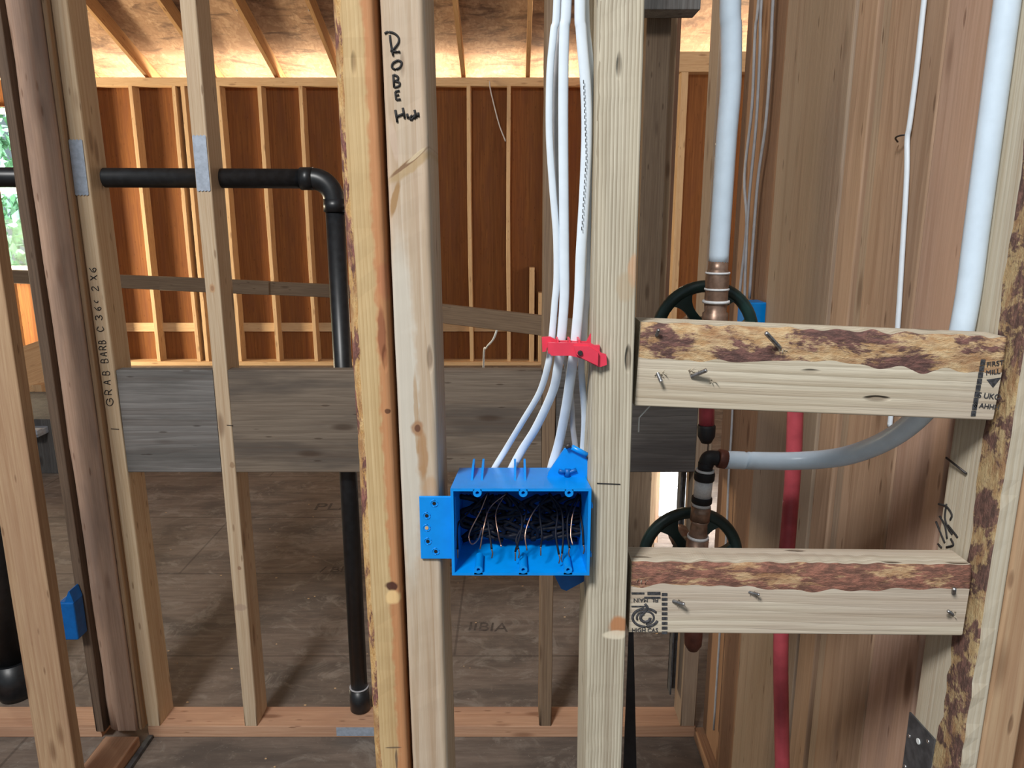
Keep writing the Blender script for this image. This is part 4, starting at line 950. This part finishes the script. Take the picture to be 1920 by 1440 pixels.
MB().lathe(p, q, [(0, rr * .95), (.6, rr * 1.05), (.85, rr * 1.0), (1, rr * .6)], 20).build('end_cap', 'copper_crimp', lv)
c0 = atY(1324, 872, YL); c1 = atY(1326, 860, YL); c2 = atY(1346, 859, YL)
MB().tube([c0, c0.lerp(c1, .6) , c1 + Vector((.003, 0, .001)), c2], .0098, 16, sub=8, side=Vector((0, 1, 0))).build('black_elbow', 'black', lv)
c3 = atY(1362, 862, YL)
MB().lathe(c2, c3, [(0, .0115), (.1, .0125), (.9, .0125), (1, .0115)], 20).build('crimp_ring', 'copper_crimp', lv)
wp = MB(); path = [(1358, 862, YL), (1420, 864, YL), (1500, 864, YL - .01), (1580, 856, YL - .04), (1650, 832, YL - .08), (1705, 797, YL - .115), (1750, 750, YL - .14), (1785, 690, YL - .155)]
P = [atY(a, b, y_) for a, b, y_ in path] + [Vector((.4705, .772, z_)) for z_ in (1.40, 1.48, 1.6, 1.75, 1.95, 2.2, 2.5)]
wp.tube(P, .0118, 20, sub=8)
tag(wp.build('water_pipe', 'white_pex'), 'white water pipe curving from the black elbow up along the barked stud', 'pipe')
# dark capped red pipe above the elbow
rc = empty('capped_pipe', atY(1324, 828, 1.0), 'short dark red pipe with black cap hanging between the blocks', 'pipe')
MB().lathe(atY(1325, 700, 1.0), atY(1325, 800, 1.0), [(0, .0105), (1, .0105)], 18).build('pipe_body', 'red_pex', rc)
MB().lathe(atY(1325, 796, 1.0), atY(1324, 830, 1.0), [(0, .0112), (.1, .0125), (.65, .0118), (1, .007)], 18).build('cap', 'black', rc)
MB().tube([atY(1328, 828, 1.0), atY(1327, 850, 1.0)], .0008, 6, sub=1).build('cap_wire', 'nail', rc)
# red pipe
mb = MB(); mb.tube([atY(a, b, 1.02) for a, b in ((1494, 690), (1491, 780), (1487, 880), (1478, 1000), (1468, 1120), (1464, 1220), (1465, 1330), (1467, 1440), (1470, 1560))], .0112, 18, sub=6)
tag(mb.build('water_pipe', 'red_pex'), 'red water pipe running down between the blocks and the plank wall', 'pipe')

# ================================================================== FLOOR STAMPS AND LITTER
def floor_text(body, px, py, size, sx=1.0, rot=0):
    c = atZ(px, py, .0006); mb = MB()
    text_add(mb, body, size, Matrix.Translation(c) @ Matrix.Rotation(R(rot), 4, 'Z'), sx)
    mb.build('floor_stamp', 'floor_ink', fl)
floor_text('PLA', 628, 950, .13, 1.0, 2); floor_text('/ BIA', 634, 1068, .075); floor_text('IIBIA', 915, 1176, .085, .9, -4)
mb = MB(); rnd = random.Random(3)
for i in range(60):
    c = atZ(rnd.uniform(290, 1250), rnd.uniform(930, 1440), .001); s_ = rnd.uniform(.0015, .004)
    if 1.84 < c.y < 2.02: continue
    mb.box(c.x - s_, c.x + s_, c.y - s_ * .6, c.y + s_ * .6, 0.0, .002)
tag(mb.build('wood_chips', 'far_stud'), 'tiny pale wood chips scattered over the plywood floor', 'debris', kind='stuff')
